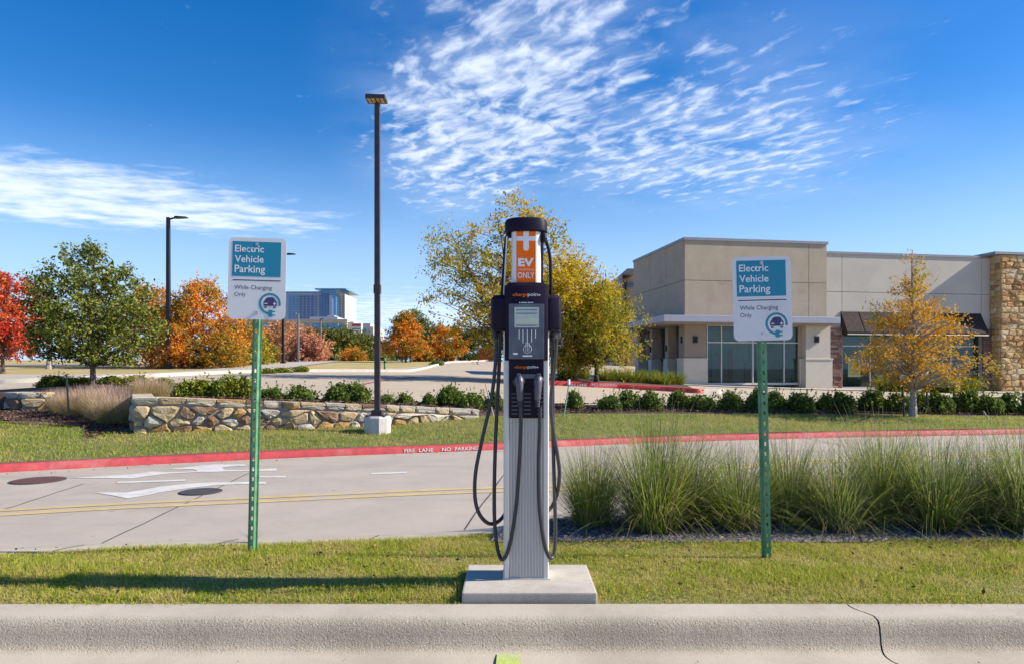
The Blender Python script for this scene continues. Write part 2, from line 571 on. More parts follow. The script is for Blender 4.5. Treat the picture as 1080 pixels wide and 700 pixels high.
def off_line(pl, d):
    """plan polyline moved away from the camera side by d along its normal"""
    out = []
    for i, p in enumerate(pl):
        a = np.array(pl[max(i - 1, 0)][:2])
        b = np.array(pl[min(i + 1, len(pl) - 1)][:2])
        t = (b - a) / np.linalg.norm(b - a)
        out.append((p[0] - t[1] * d, p[1] + t[0] * d))
    return out


def c_at(px, py, D):
    return P(px, py, D)


ctrlA = [(p[0], p[1], -0.046) for p in off_line(CURB, 0.15)]
ctrlA += [P(0, 444, 12.3), (PX(0, 13.5), 13.5, 0.24), (PX(55, 13.3), 13.3, 0.26), (PX(100, 12.8), 12.8, 0.27), (PX(128, 12.2), 12.2, 0.22), P(138, 458, 10.5), P(200, 455, 10.65), P(300, 453, 11.1), P(400, 449.5, 11.7),
          P(505, 440, 12.6), P(600, 437.5, 13.3), P(700, 437, 13.7), P(800, 437, 14.1), P(950, 438, 14.5), P(1080, 440, 14.9), (22, 15.9, 0.0), (60, 20, 0.0), (-20, 12.9, 0.2), (-60, 9, 0.2)]
ZA = rbf(ctrlA)
ctrlB = [(-60, 9, 0.25), (-20, 13.1, 0.3), (PX(0, 13.7), 13.7, 0.58), (PX(55, 13.5), 13.5, 0.5), (PX(100, 13.0), 13.0, 0.34), (PX(136, 12.5), 12.5, 0.5), (PX(138, 10.8), 10.8, 0.56), (PX(200, 10.95), 10.95, 0.58), (PX(300, 11.4), 11.4, 0.48),
         (PX(400, 12.0), 12.0, 0.40), (PX(505, 12.8), 12.8, 0.24), (PX(600, 13.5), 13.5, 0.18), (PX(800, 14.3), 14.3, 0.14), (PX(1080, 15.1), 15.1, 0.03), (22, 16.1, 0.0), (60, 20.1, 0.0),
         P(98, 405, 15), P(-60, 415, 17), P(20, 404, 20.5), P(170, 397, 23), P(250, 393, 28), P(300, 406, 18), P(540, 413, 16), P(430, 392, 34), P(560, 398, 27), P(470, 383, 55), P(530, 380.5, 62),
         P(620, 407, 22), P(628, 402, 25), P(700, 410, 23), P(722, 405, 33), P(650, 397, 40), P(840, 409, 33), P(1060, 413, 35), P(780, 415, 22), P(1000, 420, 22), P(100, 385, 42), P(250, 383, 45), P(20, 382, 60), P(300, 378.5, 90), P(420, 380, 75),
         (-80, 60, 1.8), (60, 60, 0.3), (0, 150, 2.6), (-120, 150, 2.6), (120, 150, 1.5), (0, 400, 3), (-400, 400, 3), (400, 400, 3), (0, 1500, 3), (-1800, 1500, 3), (1800, 1500, 3), (40, 30, 0.0), (-40, 25, 0.7)]
ZB = rbf(ctrlB)

# ------------------------------------------------------------------ foreground: pavement, kerb, island
def sheet(name, poly, z, m, parent=None, kind=None):
    mb = MB()
    mb.add([(x, y, z) for x, y in poly], [tuple(range(len(poly)))])
    o = mb.build(name, m, parent)
    if kind: tag(o, kind=kind)
    return o


Y0 = 3.18                                              # back of the front kerb
sheet('ground_base', [(-1500, -1500), (1500, -1500), (1500, 25), (-1500, 25)], -0.6, M_asph, kind='structure')
sheet('parking_pavement', [(-40, -25), (40, -25), (40, 2.975), (-40, 2.975)], ZR + 0.001, M_gutter, kind='structure')
# kerb profile (depth, height), swept along X in sections that meet at open joints
prof = [(2.30, ZR - 0.3), (2.60, ZR + 0.004), (2.88, ZR + 0.008), (2.925, ZR + 0.012), (2.955, ZR + 0.021), (2.972, ZR + 0.038), (2.982, ZR + 0.075), (2.992, ZR + 0.110), (3.006, ZR + 0.130), (3.032, ZR + 0.140), (3.07, ZR + 0.143), (Y0, ZR + 0.143), (Y0, ZR - 0.3)]
JX = 1.56


def jx(y):                                             # wandering crack line of the joint
    t = (3.18 - y) / 0.58
    return JX + 0.028 * math.sin(t * 5.0) + 0.10 * max(0, t - 0.15) * 0.8 - 0.012 * math.sin(t * 17)


def kerb_material():
    """trowelled top and gutter, rough worn aggregate on the face, the change wandering"""
    m = bpy.data.materials.new('kerb_concrete')
    m.use_nodes = True
    t = NT(m.node_tree)
    co = t.n('ShaderNodeTexCoord').outputs['Object']
    sp = t.n('ShaderNodeSeparateXYZ', {0: co})
    wv = t.math('ADD', sp.outputs[1], t.math('MULTIPLY', t.math('SUBTRACT', t.noise(co, 9.0, 4.0, 0.6), 0.5), 0.045))
    face = t.math('MULTIPLY', t.maprange(wv, 2.915, 2.972), t.maprange(wv, 2.988, 3.055, 1.0, 0.0))
    big_ = t.noise(co, 1.9, 6.0, 0.62, 0.3)
    smooth_c = t.mix(t.maprange(big_, 0.35, 0.7), (0.48, 0.415, 0.33), (0.38, 0.325, 0.255))
    rough_c = t.mix(t.maprange(big_, 0.35, 0.7), (0.48, 0.405, 0.305), (0.37, 0.31, 0.23))
    # vertical run-off streaks
    mpn = t.n('ShaderNodeMapping', {'Vector': co, 'Scale': (38.0, 3.0, 3.0)})
    rough_c = t.mix(t.maprange(t.noise(mpn.outputs[0], 1.0, 3.0, 0.6), 0.5, 0.8, 0.0, 0.45), rough_c, (0.27, 0.22, 0.165))
    c = t.mix(face, smooth_c, rough_c)
    pit = t.noise(co, 120.0, 3.0, 0.7)
    fine2 = t.noise(co, 260.0, 2.0, 0.7)
    amt = t.math('ADD', 0.16, t.math('MULTIPLY', face, 0.42))
    c = t.mix(t.math('MULTIPLY', t.maprange(pit, 0.46, 0.34), amt), c, (0.17, 0.14, 0.105))
    c = t.mix(t.math('MULTIPLY', t.maprange(pit, 0.58, 0.70), amt), c, (0.68, 0.60, 0.49))
    c = t.mix(t.math('MULTIPLY', t.maprange(fine2, 0.42, 0.32), 0.4), c, (0.2, 0.17, 0.13))
    bn = t.n('ShaderNodeBump', {'Distance': 0.009, 'Height': t.math('ADD', pit, t.math('MULTIPLY', fine2, 0.4))})
    t.put(bn.inputs['Strength'], t.math('ADD', 0.15, t.math('MULTIPLY', face, 0.75)))
    p = t.n('ShaderNodeBsdfPrincipled', {'Base Color': c, 'Roughness': 0.92, 'Specular IOR Level': 0.3, 'Normal': bn.outputs[0]})
    t.n('ShaderNodeOutputMaterial', {'Surface': p.outputs[0]})
    return m


M_kerbmix = kerb_material()
kerb = tag(bpy.data.objects.new('front_kerb', None), kind='structure')
COL.objects.link(kerb)
for (xa, xb, ja, jb) in ((-40, JX, False, True), (JX, 40, True, False)):
    mb = MB()
    xs = [xa, xb] if not (ja or jb) else [xa, xb]
    fine = [prof[0]]
    for a, b in zip(prof[:-1], prof[1:]):
        k = max(1, int(abs(b[0] - a[0]) / 0.01))
        fine += [(a[0] + (b[0] - a[0]) * i / k, a[1] + (b[1] - a[1]) * i / k) for i in range(1, k + 1)]
    n = len(fine)
    V = [((jx(y) + 0.004 if ja else xa), y, z) for y, z in fine] + [((jx(y) - 0.004 if jb else xb), y, z) for y, z in fine]
    MB().add(V, [(i, n + i, n + i + 1, i + 1) for i in range(n - 1)]).build('kerb_section', M_kerbmix, kerb, smooth=True)
mb = MB()                                              # dark joint bottom
n = len(fine)
mb.add([(jx(y) - 0.01, y, z - 0.012) for y, z in fine] + [(jx(y) + 0.01, y, z - 0.012) for y, z in fine], [(i, n + i, n + i + 1, i + 1) for i in range(n - 1)])
mb.build('joint', M_joint, kerb)
tag(sheet('paint_mark', [(-0.072, 2.56), (0.032, 2.55), (0.037, 2.925), (-0.064, 2.928)], ZR + 0.0165, M_green_mark), 'short pale green painted stripe on the gutter before the charger', 'paint mark')

# island back edge
BACK = [(-34, -2.2), (-12, 1.9), (-6.0, 3.35), (-3.05, 4.05), (-1.6, 4.28), (-0.75, 4.36), (-0.3, 4.45), (0.1, 4.72), (0.7, 5.3), (1.6, 5.85), (3.2, 6.4), (6.0, 7.0), (12, 8.4), (34, 12.5)]
BACKS = [tuple(p) for p in resample(catmull([(a, b, 0) for a, b in BACK], 6), 90)]
BACKS = [(p[0], p[1]) for p in BACKS]


def back_y(x):
    return float(np.interp(x, [p[0] for p in BACKS], [p[1] for p in BACKS]))


def zi(x, y):                                          # gentle crown of the island
    t = (y - Y0) / max(0.2, back_y(x) - Y0)
    return 0.012 * math.sin(math.pi * min(1, max(0, t))) - 0.004


mb_near = [(-34, Y0 - 0.002), (34, Y0 - 0.002)]
near_i = [(p[0], Y0 - 0.001) for p in BACKS if p[1] > Y0 + 0.02]
far_i = [p for p in BACKS if p[1] > Y0 + 0.02]
loft_sheet('island_ground', near_i, far_i, zi, M_soil, nx=90, ny=8)


def sweep_kerb(name, line, prof_, m, parent=None, z0=0.0, kind='structure', zf=None, n=120):
    """a kerb profile (outward, up) swept along a plan line"""
    pl = [tuple(p) for p in resample(line, n)]
    V, Fq = [], []
    k = len(prof_)
    offs = [off_line(pl, d) for d, _ in prof_]
    for i in range(n):
        zz = zf(*pl[i]) if zf else z0
        for j in range(k):
            V.append((offs[j][i][0], offs[j][i][1], zz + prof_[j][1]))
    for i in range(n - 1):
        for j in range(k - 1):
            Fq.append((i * k + j, (i + 1) * k + j, (i + 1) * k + j + 1, i * k + j + 1))
    o = obj_np(name, V, Fq, m, parent, smooth=False)
    if kind: tag(o, kind=kind)
    return o


sweep_kerb('island_kerb', BACKS, [(0.0, -0.05), (0.0, 0.004), (0.12, 0.003), (0.145, -0.015), (0.165, ZR - 0.02)], M_gutter)

# ------------------------------------------------------------------ road with markings
road_near = off_line(BACKS, 0.16)
road_far = [tuple(p[:2]) for p in resample([(a, b, 0) for a, b in CURB], 90)]
loft_sheet('road', road_near, road_far, lambda x, y: ZR, M_road, nx=90, ny=4)
ROADZ = ZR


def mark(name, pxpoly, m, dz=0.004):
    return sheet(name, [G(a, b, ROADZ) for a, b in pxpoly], ROADZ + dz, m)


def strip(line, wd):
    a = off_line(line, wd / 2)
    b = off_line(line, -wd / 2)
    return b + a[::-1]


centre = [(-9, 4.4), G(0, 540.5, ROADZ), G(120, 533.5, ROADZ), G(300, 525.5, ROADZ), G(430, 519.5, ROADZ), G(520, 516.0, ROADZ), G(640, 511, ROADZ), (3.5, 8.9), (9, 10.3)]
cs = [tuple(p[:2]) for p in resample(catmull([(a, b, 0) for a, b in centre], 5), 40)]
for k, d in enumerate((-0.105, 0.105)):
    o = sheet('yellow_line', strip(off_line(cs, d), 0.10), ROADZ + 0.004, M_yel)
    tag(o, 'worn yellow centre line on the road, the one %s' % ('nearer the green sign posts' if k == 0 else 'nearer the red kerb'), 'road marking', 'yellow centre lines')
Z7 = lambda pts: [(a / 3.6, 460 + b / 3.6) for a, b in pts]
o = mark('lane_arrow', Z7([(358, 213), (425, 224), (485, 236), (545, 226), (612, 212), (700, 199), (800, 187), (905, 181), (1010, 180), (1012, 172), (905, 173), (790, 175), (690, 182), (610, 191), (540, 204), (480, 213), (420, 213)]), M_white)
tag(o, 'white painted lane arrow beside the dark manhole cover', 'road marking', 'white road markings')
o = mark('lane_arrow', Z7([(268, 158), (380, 158), (500, 160), (560, 151), (640, 141), (760, 135), (860, 133), (1050, 130), (1050, 121), (930, 128), (850, 126), (845, 118), (900, 112), (935, 112), (930, 106), (810, 106), (745, 112), (640, 125), (735, 124), (750, 132), (640, 136), (580, 133), (500, 144), (400, 150)]), M_white)
tag(o, 'white painted double-headed lane arrow nearest the red kerb', 'road marking', 'white road markings')
o = mark('lane_dash', Z7([(445, 178), (700, 169), (705, 163), (445, 172)]), M_white)
tag(o, 'short white dash painted between the two lane arrows', 'road marking', 'white road markings')
o = mark('lane_dash', [(391, 500.2), (428, 498.8), (430, 497.2), (392, 498.5)], M_white)
tag(o, 'short white dash on the road left of the charger', 'road marking', 'white road markings')
o = mark('lane_dash', Z7([(985, 156), (1085, 156), (1085, 150), (985, 150)]), M_white)
tag(o, 'thin white dash on the road just right of the left sign post', 'road marking', 'white road markings')


def manhole(px, py, r, m, label):
    x, y = G(px, py, ROADZ)
    t = thing('manhole_cover', label, 'manhole cover', (x, y, ROADZ + 0.002), group='manhole covers in the road')
    MB().lathe([(r, 0), (r, 0.003), (r * 0.9, 0.0032)], n=28).build('rim', M_iron, t)
    mb = MB().lathe([(r * 0.92, 0.001), (r * 0.92, 0.0075), (r * 0.6, 0.0085)], n=28)
    mb.build('lid', m, t)


manhole(40, 506.4, 0.27, M_rust, 'rusty brown manhole cover in the road at far left')
manhole(211.5, 518.3, 0.205, M_iron, 'dark grey manhole cover at the tail of the white arrow')
for (a, b) in ((G(108, 572.5, ZR), G(268, 496, ZR)), (G(-8, 541, ZR), G(88, 510, ZR)), ((-0.42, 4.75), (0.15, 10.3)), ((-6.3, 4.4), (-6.4, 7.7)), ((2.9, 6.6), (2.6, 11.2)), ((5.6, 7.3), (5.2, 12.1))):
    pts = [(a[0] + (b[0] - a[0]) * t + 0.006 * math.sin(t * 23 + a[0]), a[1] + (b[1] - a[1]) * t) for t in np.linspace(0, 1, 12)]
    tag(sheet('road_joint', strip(pts, 0.012), ROADZ + 0.003, M_joint), kind='structure')
gl = [tuple(p) for p in resample(off_line(BACKS, 0.50), 70)]
tag(sheet('road_joint', strip(gl, 0.008), ROADZ + 0.003, M_joint), kind='structure')
for (x, dx) in ((-1.85, 0.1), (-0.92, 0.05), (-2.75, 0.1)):
    y = back_y(x)
    tag(sheet('kerb_joint', strip([(x, y - 0.01), (x + dx * 0.4, y + 0.06), (x + dx, y + 0.13)], 0.008), 0.008, M_joint), kind='structure')

# far kerb, red
far_kerb = sweep_kerb('far_kerb', CURB, [(-0.001, ZR - 0.05), (0.012, -0.062), (0.03, -0.048), (0.15, -0.043), (0.15, -0.2)], M_red, n=160)


def kerb_text(s, line, at0, width, h, z, lean, m, parent):
    """lettering bent along the foot line of a kerb"""
    pl = [np.array(p[:2]) for p in resample([(a, b, 0) for a, b in line], 400)]
    d = [0.0]
    for a, b in zip(pl[:-1], pl[1:]):
        d.append(d[-1] + np.linalg.norm(b - a))
    i0 = min(range(len(pl)), key=lambda i: abs(pl[i][0] - at0))
    s0 = d[i0]
    me = text_mesh(s, m, width=width, height=h, bold=0.012)
    for v in me.vertices:
        q = s0 + v.co.x
        x = np.interp(q, d, [p[0] for p in pl])
        y = np.interp(q, d, [p[1] for p in pl])
        x2 = np.interp(q + 0.05, d, [p[0] for p in pl])
        y2 = np.interp(q + 0.05, d, [p[1] for p in pl])
        t = np.array([x2 - x, y2 - y])
        t /= np.linalg.norm(t)
        k = v.co.z / h
        off = -0.004 + lean * k
        v.co = (x - t[1] * off, y + t[0] * off, z + v.co.z)
    return link(bpy.data.objects.new('lettering', me), parent)


kerb_text('FIRE  LANE     NO  PARKING', CURB, PX(427, 9.9), 1.12, 0.052, ZR + 0.014, 0.010, M_white, far_kerb)

# ------------------------------------------------------------------ far lawn, beds, lot, field
lawn_near = [tuple(p) for p in resample(off_line(CURB, 0.149), 110)]
lawn_far = [tuple(p) for p in resample([(a, b) for a, b in off_line(WALL, 0.05)], 110)]


def by_x(line, xs):
    xp = [p[0] for p in line]
    yp = [p[1] for p in line]
    return [(x, float(np.interp(x, xp, yp))) for x in xs]


XS = np.concatenate([np.linspace(-33, -12, 12), np.linspace(-11.5, 13, 100), np.linspace(13.5, 33, 12)])
LAWN_N = by_x(off_line(CURB, 0.149), XS)
LAWN_F = by_x(off_line(WALL, 0.1), XS)


def grid_sheet(name, near, far, zf, m, ny, off=0.0, skirt=None, spacing=1.0):
    V, Fq = [], []
    nx = len(near)
    for j in range(ny):
        t = (j / (ny - 1)) ** spacing
        for i in range(nx):
            x = near[i][0] * (1 - t) + far[i][0] * t
            y = near[i][1] * (1 - t) + far[i][1] * t
            V.append((x, y, zf(x, y) + off))
    for j in range(ny - 1):
        for i in range(nx - 1):
            Fq.append((j * nx + i, j * nx + i + 1, (j + 1) * nx + i + 1, (j + 1) * nx + i))
    if skirt is not None:
        b0 = len(V)
        V += [(V[i][0], V[i][1], V[i][2] + skirt) for i in range(nx)]
        Fq += [(b0 + i, b0 + i + 1, i + 1, i) for i in range(nx - 1)]
    return tag(obj_np(name, V, Fq, m, smooth=True), kind='structure')


grid_sheet('lawn', LAWN_N, LAWN_F, ZA, M_lawn, 14)
# terrain behind the wall line, out to the horizon
XB = np.concatenate([np.linspace(-60, -12, 16), np.linspace(-11.6, 12.6, 62), np.linspace(13.5, 60, 16)])
NB = by_x(off_line(WALL, 0.12), XB)
V, Fq = [], []
gs = [0] + list(np.geomspace(0.4, 1400, 44))
for gdist in gs:
    for (x, y) in NB:
        X, Yy = x * (1 + gdist / 55.0), y + gdist
        V.append((X, Yy, ZB(X, Yy) - 0.04))
nx = len(NB)
for j in range(len(gs) - 1):
    for i in range(nx - 1):
        Fq.append((j * nx + i, j * nx + i + 1, (j + 1) * nx + i + 1, (j + 1) * nx + i))
b0 = len(V)
V += [(x, y, -0.5) for x, y in NB]
Fq += [(b0 + i, b0 + i + 1, i + 1, i) for i in range(nx - 1)]
tag(obj_np('field', V, Fq, M_field, smooth=True), kind='structure')

# mulch: strip behind the wall and under the right shrubs; left bed
xs = np.linspace(-60, 60, 3)
xs = np.concatenate([np.linspace(-5.9, 13, 90), np.linspace(13.5, 30, 10)])
bn = by_x(off_line(WALL, 0.10), xs)
bw = [1.25 if x > -0.5 else 1.7 for x, _ in bn]
grid_sheet('mulch_bed', bn, [(x, y + k) for (x, y), k in zip(bn, bw)], ZB, M_mulch, 5, off=0.012, skirt=-0.3)
xs = np.linspace(-16, -5.95, 30)
grid_sheet('mulch_bed', by_x(off_line(WALL, 0.10), xs), [(x, 15.6) for x in xs], ZB, M_mulch, 6, off=0.014, skirt=-0.4)
xs = np.linspace(-16, -5.95, 30)
fw = by_x(off_line(WALL, 0.09), xs)
grid_sheet('mulch_bed', [(x, max(10.7, y - 1.5 - 0.12 * math.sin(x * 2.1))) if x < -6.9 else (x, max(10.55, y - 1.5)) for x, y in fw], fw, ZA, M_mulch, 5, off=0.02)

LOT_FAR = [P(-260, 398, 26)[:2], (PX(-100, 22), 22), (PX(0, 20.6), 20.6), (PX(170, 23), 23), (PX(250, 28), 28), (PX(330, 31), 31), (PX(430, 34), 34), (PX(442, 38), 38), (PX(458, 47), 47), (PX(474, 57), 57), (PX(530, 64), 64), (12, 66), (40, 66), (60, 60)]
LOT_NEAR = [(-60, 12.0), (-26, 16.4), (-16, 16.5), (-9.5, 16.2), (-7.2, 14.6), (PX(150, 12.6), 12.6), (PX(300, 12.9), 12.9), (PX(400, 13.5), 13.5), (PX(505, 14.2), 14.2), (PX(600, 14.75), 14.75), (PX(800, 15.5), 15.5), (PX(1080, 16.3), 16.3), (24, 17.5), (60, 21.5)]
loft_sheet('parking_lot', LOT_NEAR, LOT_FAR, ZB, M_lot, nx=110, ny=34, off=0.0, spacing=1.25)
KP = [(-0.02, -0.2), (-0.01, 0.11), (0.02, 0.13), (0.15, 0.13), (0.17, 0.02)]
M_kerb2 = mat('kerb_concrete_far', (0.43, 0.39, 0.33), 0.9, 0.12, 4)
sweep_kerb('lot_kerb', LOT_FAR[1:11], KP, M_kerb2, zf=ZB, n=120)
# driveway curving away on the left, verge road and far road
def road_strip(name, line, wd, m, off):
    a, b = off_line(line, -wd / 2), off_line(line, wd / 2)
    return loft_sheet(name, a, b, ZB, m, nx=60, ny=5, off=off)


road_strip('driveway', [(-30, 27.0), (PX(60, 26), 26.0), (PX(170, 27), 27.0), (PX(230, 31.5), 31.5), (PX(285, 40), 40), (PX(330, 55), 55), (PX(352, 75), 75)], 3.0, M_walk, 0.0)
road_strip('far_road', [(-90, 46), (-50, 45), (PX(60, 44), 44), (PX(175, 46), 46), (PX(230, 50), 50)], 4.5, M_asph, 0.0)
# building forecourt walk
road_strip('forecourt_walk', [(5.2, 30.4), (8, 30.6), (16, 32.0), (30, 34.4)], 2.6, M_walk, 0.03)

# planting island in the lot with red kerb
ISL_F = [(PX(575, 21.6), 21.6), (PX(650, 21.8), 21.8), (PX(700, 21.6), 21.6), (PX(735, 21.2), 21.2)]
ISL_B = [(PX(575, 27), 27), (PX(650, 27), 27), (PX(690, 27), 27), (PX(722, 25.2), 25.2)]
loft_sheet('planting_island', ISL_F, ISL_B, ZB, M_mulch, nx=20, ny=6, off=0.11)
ik = sweep_kerb('island_red_kerb', [(PX(568, 21.45), 21.45)] + [(x, y - 0.15) for x, y in ISL_F] + [(PX(742, 21.15), 21.15)], [(0.0, -0.1), (0.01, 0.13), (0.03, 0.15), (0.16, 0.15), (0.18, 0.0)], mat('red_paint_bright', (0.55, 0.045, 0.035), 0.6, 0.15, 6), zf=ZB, n=50)
me = text_mesh('FIRE LANE    NO PARKING', M_print, width=1.5, height=0.085, bold=0.01)
o = link(bpy.data.objects.new('lettering', me), ik)
xt, yt = PX(600, 21.4), 21.55
o.location = (xt, yt - 0.12, ZB(xt + 0.7, yt) + 0.03)
# lighter end of that kerb
sweep_kerb('lot_kerb', [(PX(742, 21.15), 21.15), (PX(760, 21.4), 21.4), (PX(764, 22.0), 22.0)], [(0.0, -0.1), (0.01, 0.13), (0.03, 0.15), (0.16, 0.15), (0.18, 0.0)], M_kerb2, zf=ZB, n=12)
# red fire-lane stripe on the lot, seen left of the pole
rs = [P(388, 407.5, 17.6), P(384, 405, 19.0), P(400, 400.5, 23.5), P(440, 396, 30)]
rs2 = [(PX(384, 17.2), 17.2), (PX(380, 18.0), 18.0), (PX(386, 19.2), 19.2), (PX(410, 22), 22), (PX(440, 25), 25)]
loft_sheet('red_stripe', strip(rs2, 0.13)[:5], strip(rs2, 0.13)[5:][::-1], ZB, M_redfade, nx=24, ny=2, off=0.02)

# ------------------------------------------------------------------ foliage builders
def unit(n, rng):
    v = rng.normal(size=(n, 3))
    return v / np.linalg.norm(v, axis=1)[:, None]


def leaf_quads(C, size, rng, aspect=0.5, up=0.0, droop=0.0):
    """rhombic leaves at centres C"""
    n = len(C)
    d = unit(n, rng)
    d[:, 2] = d[:, 2] * (1 - up) - droop
    d /= np.linalg.norm(d, axis=1)[:, None]
    q = unit(n, rng)
    s = np.cross(d, q)
    s /= np.linalg.norm(s, axis=1)[:, None] + 1e-9
    L = (size * rng.uniform(0.65, 1.35, n))[:, None]
    W = L * aspect
    nrm = np.cross(d, s)
    a = C - d * L * 0.5
    b = C + s * W * 0.5 - d * L * 0.05 + nrm * L * 0.08
    c = C + d * L * 0.5
    e = C - s * W * 0.5 - d * L * 0.05 + nrm * L * 0.08
    V = np.stack([a, b, c, e], axis=1).reshape(-1, 3)
    Fq = np.arange(4 * n).reshape(n, 4)
    return V, Fq


def blades(C, H, W, lean, rng, seg=2, curl=0.5):
    """upright blades from points C; returns quad strips ending in a narrow tip"""
    n = len(C)
    az = rng.uniform(0, 2 * np.pi, n)
    h = H * rng.uniform(0.55, 1.25, n)
    ln = np.abs(rng.normal(0, lean, n))
    face = rng.uniform(0, 2 * np.pi, n)
    wx, wy = np.cos(face), np.sin(face)
    rows = []
    for k in range(seg + 1):
        t = k / seg
        out = h * np.tan(np.minimum(ln, 1.2)) * (t * (1 - curl) + curl * t * t)
        z = h * t * (1 - 0.25 * curl * t * np.minimum(ln, 1.2))
        wd = W * (1 - 0.85 * t ** 1.5) * 0.5
        cx = C[:, 0] + np.cos(az) * out
        cy = C[:, 1] + np.sin(az) * out
        cz = C[:, 2] + z
        rows.append(np.stack([cx - wx * wd, cy - wy * wd, cz], 1))
        rows.append(np.stack([cx + wx * wd, cy + wy * wd, cz], 1))
    V = np.stack(rows, axis=1).reshape(-1, 3)
    k = 2 * (seg + 1)
    base = (np.arange(n) * k)[:, None]
    Fq = np.concatenate([base + np.array([2 * s, 2 * s + 1, 2 * s + 3, 2 * s + 2])[None] for s in range(seg)], axis=0)
    return V, Fq


M_blade = leafmat('lawn_blades', [(0.16, 0.25, 0.02), (0.29, 0.37, 0.028), (0.42, 0.45, 0.045), (0.54, 0.49, 0.08), (0.62, 0.51, 0.16)], [(0.56, 0.45, 0.12), (0.44, 0.43, 0.055), (0.62, 0.49, 0.17), (0.30, 0.36, 0.03), (0.64, 0.52, 0.24)], 3.2, 0.42, 0.44, 0.60)
M_blade2 = leafmat('far_lawn_blades', [(0.15, 0.24, 0.02), (0.26, 0.33, 0.03), (0.36, 0.39, 0.05), (0.46, 0.42, 0.09)], [(0.52, 0.44, 0.14), (0.46, 0.40, 0.10), (0.36, 0.36, 0.06)], 0.8, 0.42, 0.42, 0.58)

# mown grass of the island
def scatter(xa, xb, ylo, yhi, dens, rng):
    """points of a strip between two lines, uniform in plan"""
    n = int((xb - xa) * 2.5 * dens)
    x = rng.uniform(xa, xb, n)
    lo = ylo(x)
    hi = yhi(x)
    y = rng.uniform(3.0, 3.0 + 2.5, n) if False else lo + rng.uniform(0, 1, n) * 2.5
    k = y < hi
    return x[k], y[k]


bx = np.array([p[0] for p in BACKS])
by = np.array([p[1] for p in BACKS])
def hi_isl(x):
    b = np.interp(x, bx, by) - 0.01
    front_of_bed = 4.30 + 0.03 * np.sin(x * 3.1) + 0.012 * np.sin(x * 11)
    return np.where(x > -0.15, np.minimum(b, front_of_bed), b)
x, y = scatter(-4.6, 4.8, lambda q: Y0 - 0.012 + 0.010 * np.sin(q * 9.0) * np.sin(q * 23.0), hi_isl, 23000, RNG)
keep = ~((x > -0.235) & (x < 0.40) & (y < 3.66))
x, y = x[keep], y[keep]
# slightly patchy cover
pn = np.sin(x * 3.7 + 1.3 * np.sin(y * 4.1)) * np.sin(y * 5.3 + x * 1.1)
keep = RNG.uniform(0, 1, len(x)) < 0.80 + 0.2 * pn
x, y = x[keep], y[keep]
z = np.array([zi(a, b) for a, b in zip(x, y)]) - 0.004
edge = np.clip((y - Y0) / 0.05, 0.55, 1) * np.clip(1 + 0.5 * np.sin(x * 2.3 + 2 * np.sin(y * 3)) * np.sin(y * 7.1 + x), 0.6, 1.5)
V, Fq = blades(np.stack([x, y, z], 1), 0.027 * edge, 0.0040, 0.85, RNG, 2, 0.6)
o = obj_np('island_grass', V, Fq, M_blade)
tag(o, 'short mown yellow-green grass of the island round the charger', 'grass', kind='stuff')
# far lawn
wx_ = np.array([p[0] for p in LAWN_F]); wy_ = np.array([p[1] for p in LAWN_F])
cx_ = np.array([p[0] for p in LAWN_N]); cy_ = np.array([p[1] for p in LAWN_N])
n = 150000
x = RNG.uniform(-11.5, 13.5, n)
lo = np.interp(x, cx_, cy_)
hi = np.interp(x, wx_, wy_) - 0.1
hi = np.where(x < -6.2, np.minimum(hi, np.maximum(10.8, np.interp(x, wx_, wy_) - 1.45)), hi)
y = lo + 0.02 + RNG.uniform(0, 1, n) * 5.6
k = y < hi
x, y = x[k], y[k]
za = rbf(ctrlA)
gx = np.linspace(-12, 14, 90); gy = np.linspace(5, 16, 50)
GZ = np.array([[ZA(a, b) for a in gx] for b in gy])
def zgrid(x, y):
    i = np.clip((x - gx[0]) / (gx[1] - gx[0]), 0, len(gx) - 1.001); j = np.clip((y - gy[0]) / (gy[1] - gy[0]), 0, len(gy) - 1.001)
    i0 = i.astype(int); j0 = j.astype(int); fi = i - i0; fj = j - j0
    return GZ[j0, i0] * (1 - fi) * (1 - fj) + GZ[j0, i0 + 1] * fi * (1 - fj) + GZ[j0 + 1, i0] * (1 - fi) * fj + GZ[j0 + 1, i0 + 1] * fi * fj
V, Fq = blades(np.stack([x, y, zgrid(x, y) - 0.006], 1), 0.045, 0.011, 0.6, RNG, 1, 0.3)
tag(obj_np('lawn_grass', V, Fq, M_blade2), 'mown green lawn between the red kerb and the stone wall', 'grass', kind='stuff')

# gravel mulch strip under the clumps
BEDY = lambda x: 4.30 + 0.03 * math.sin(x * 3.1) + 0.012 * math.sin(x * 11)
xs = np.linspace(-0.12, 8.0, 60)
grid_sheet('gravel_bed', [(x, BEDY(x)) for x in xs], [(x, max(BEDY(x) + 0.05, back_y(x) - 0.005)) for x in xs], zi, M_grav, 5, off=0.008)
M_peb = leafmat('pebble', [(0.07, 0.065, 0.07), (0.17, 0.16, 0.17), (0.12, 0.09, 0.085), (0.30, 0.28, 0.28), (0.22, 0.19, 0.18)], None, trans=0.0, rough=0.9)
n = 16000
x = RNG.uniform(-0.12, 4.6, n)
y = 4.27 + RNG.uniform(0, 1, n) ** 1.6 * 1.0
k = (y < np.interp(x, bx, by) - 0.01) & (y > np.array([BEDY(q) for q in x]) - 0.03)
x, y = x[k], y[k]
s = RNG.uniform(0.006, 0.017, len(x))
a = RNG.uniform(0, 6.28, len(x))
ca, sa = np.cos(a), np.sin(a)
T = np.array([[1, 0, 0], [-0.5, 0.8, 0], [-0.6, -0.7, 0], [0.1, 0.05, 0.75]])
Vp = []
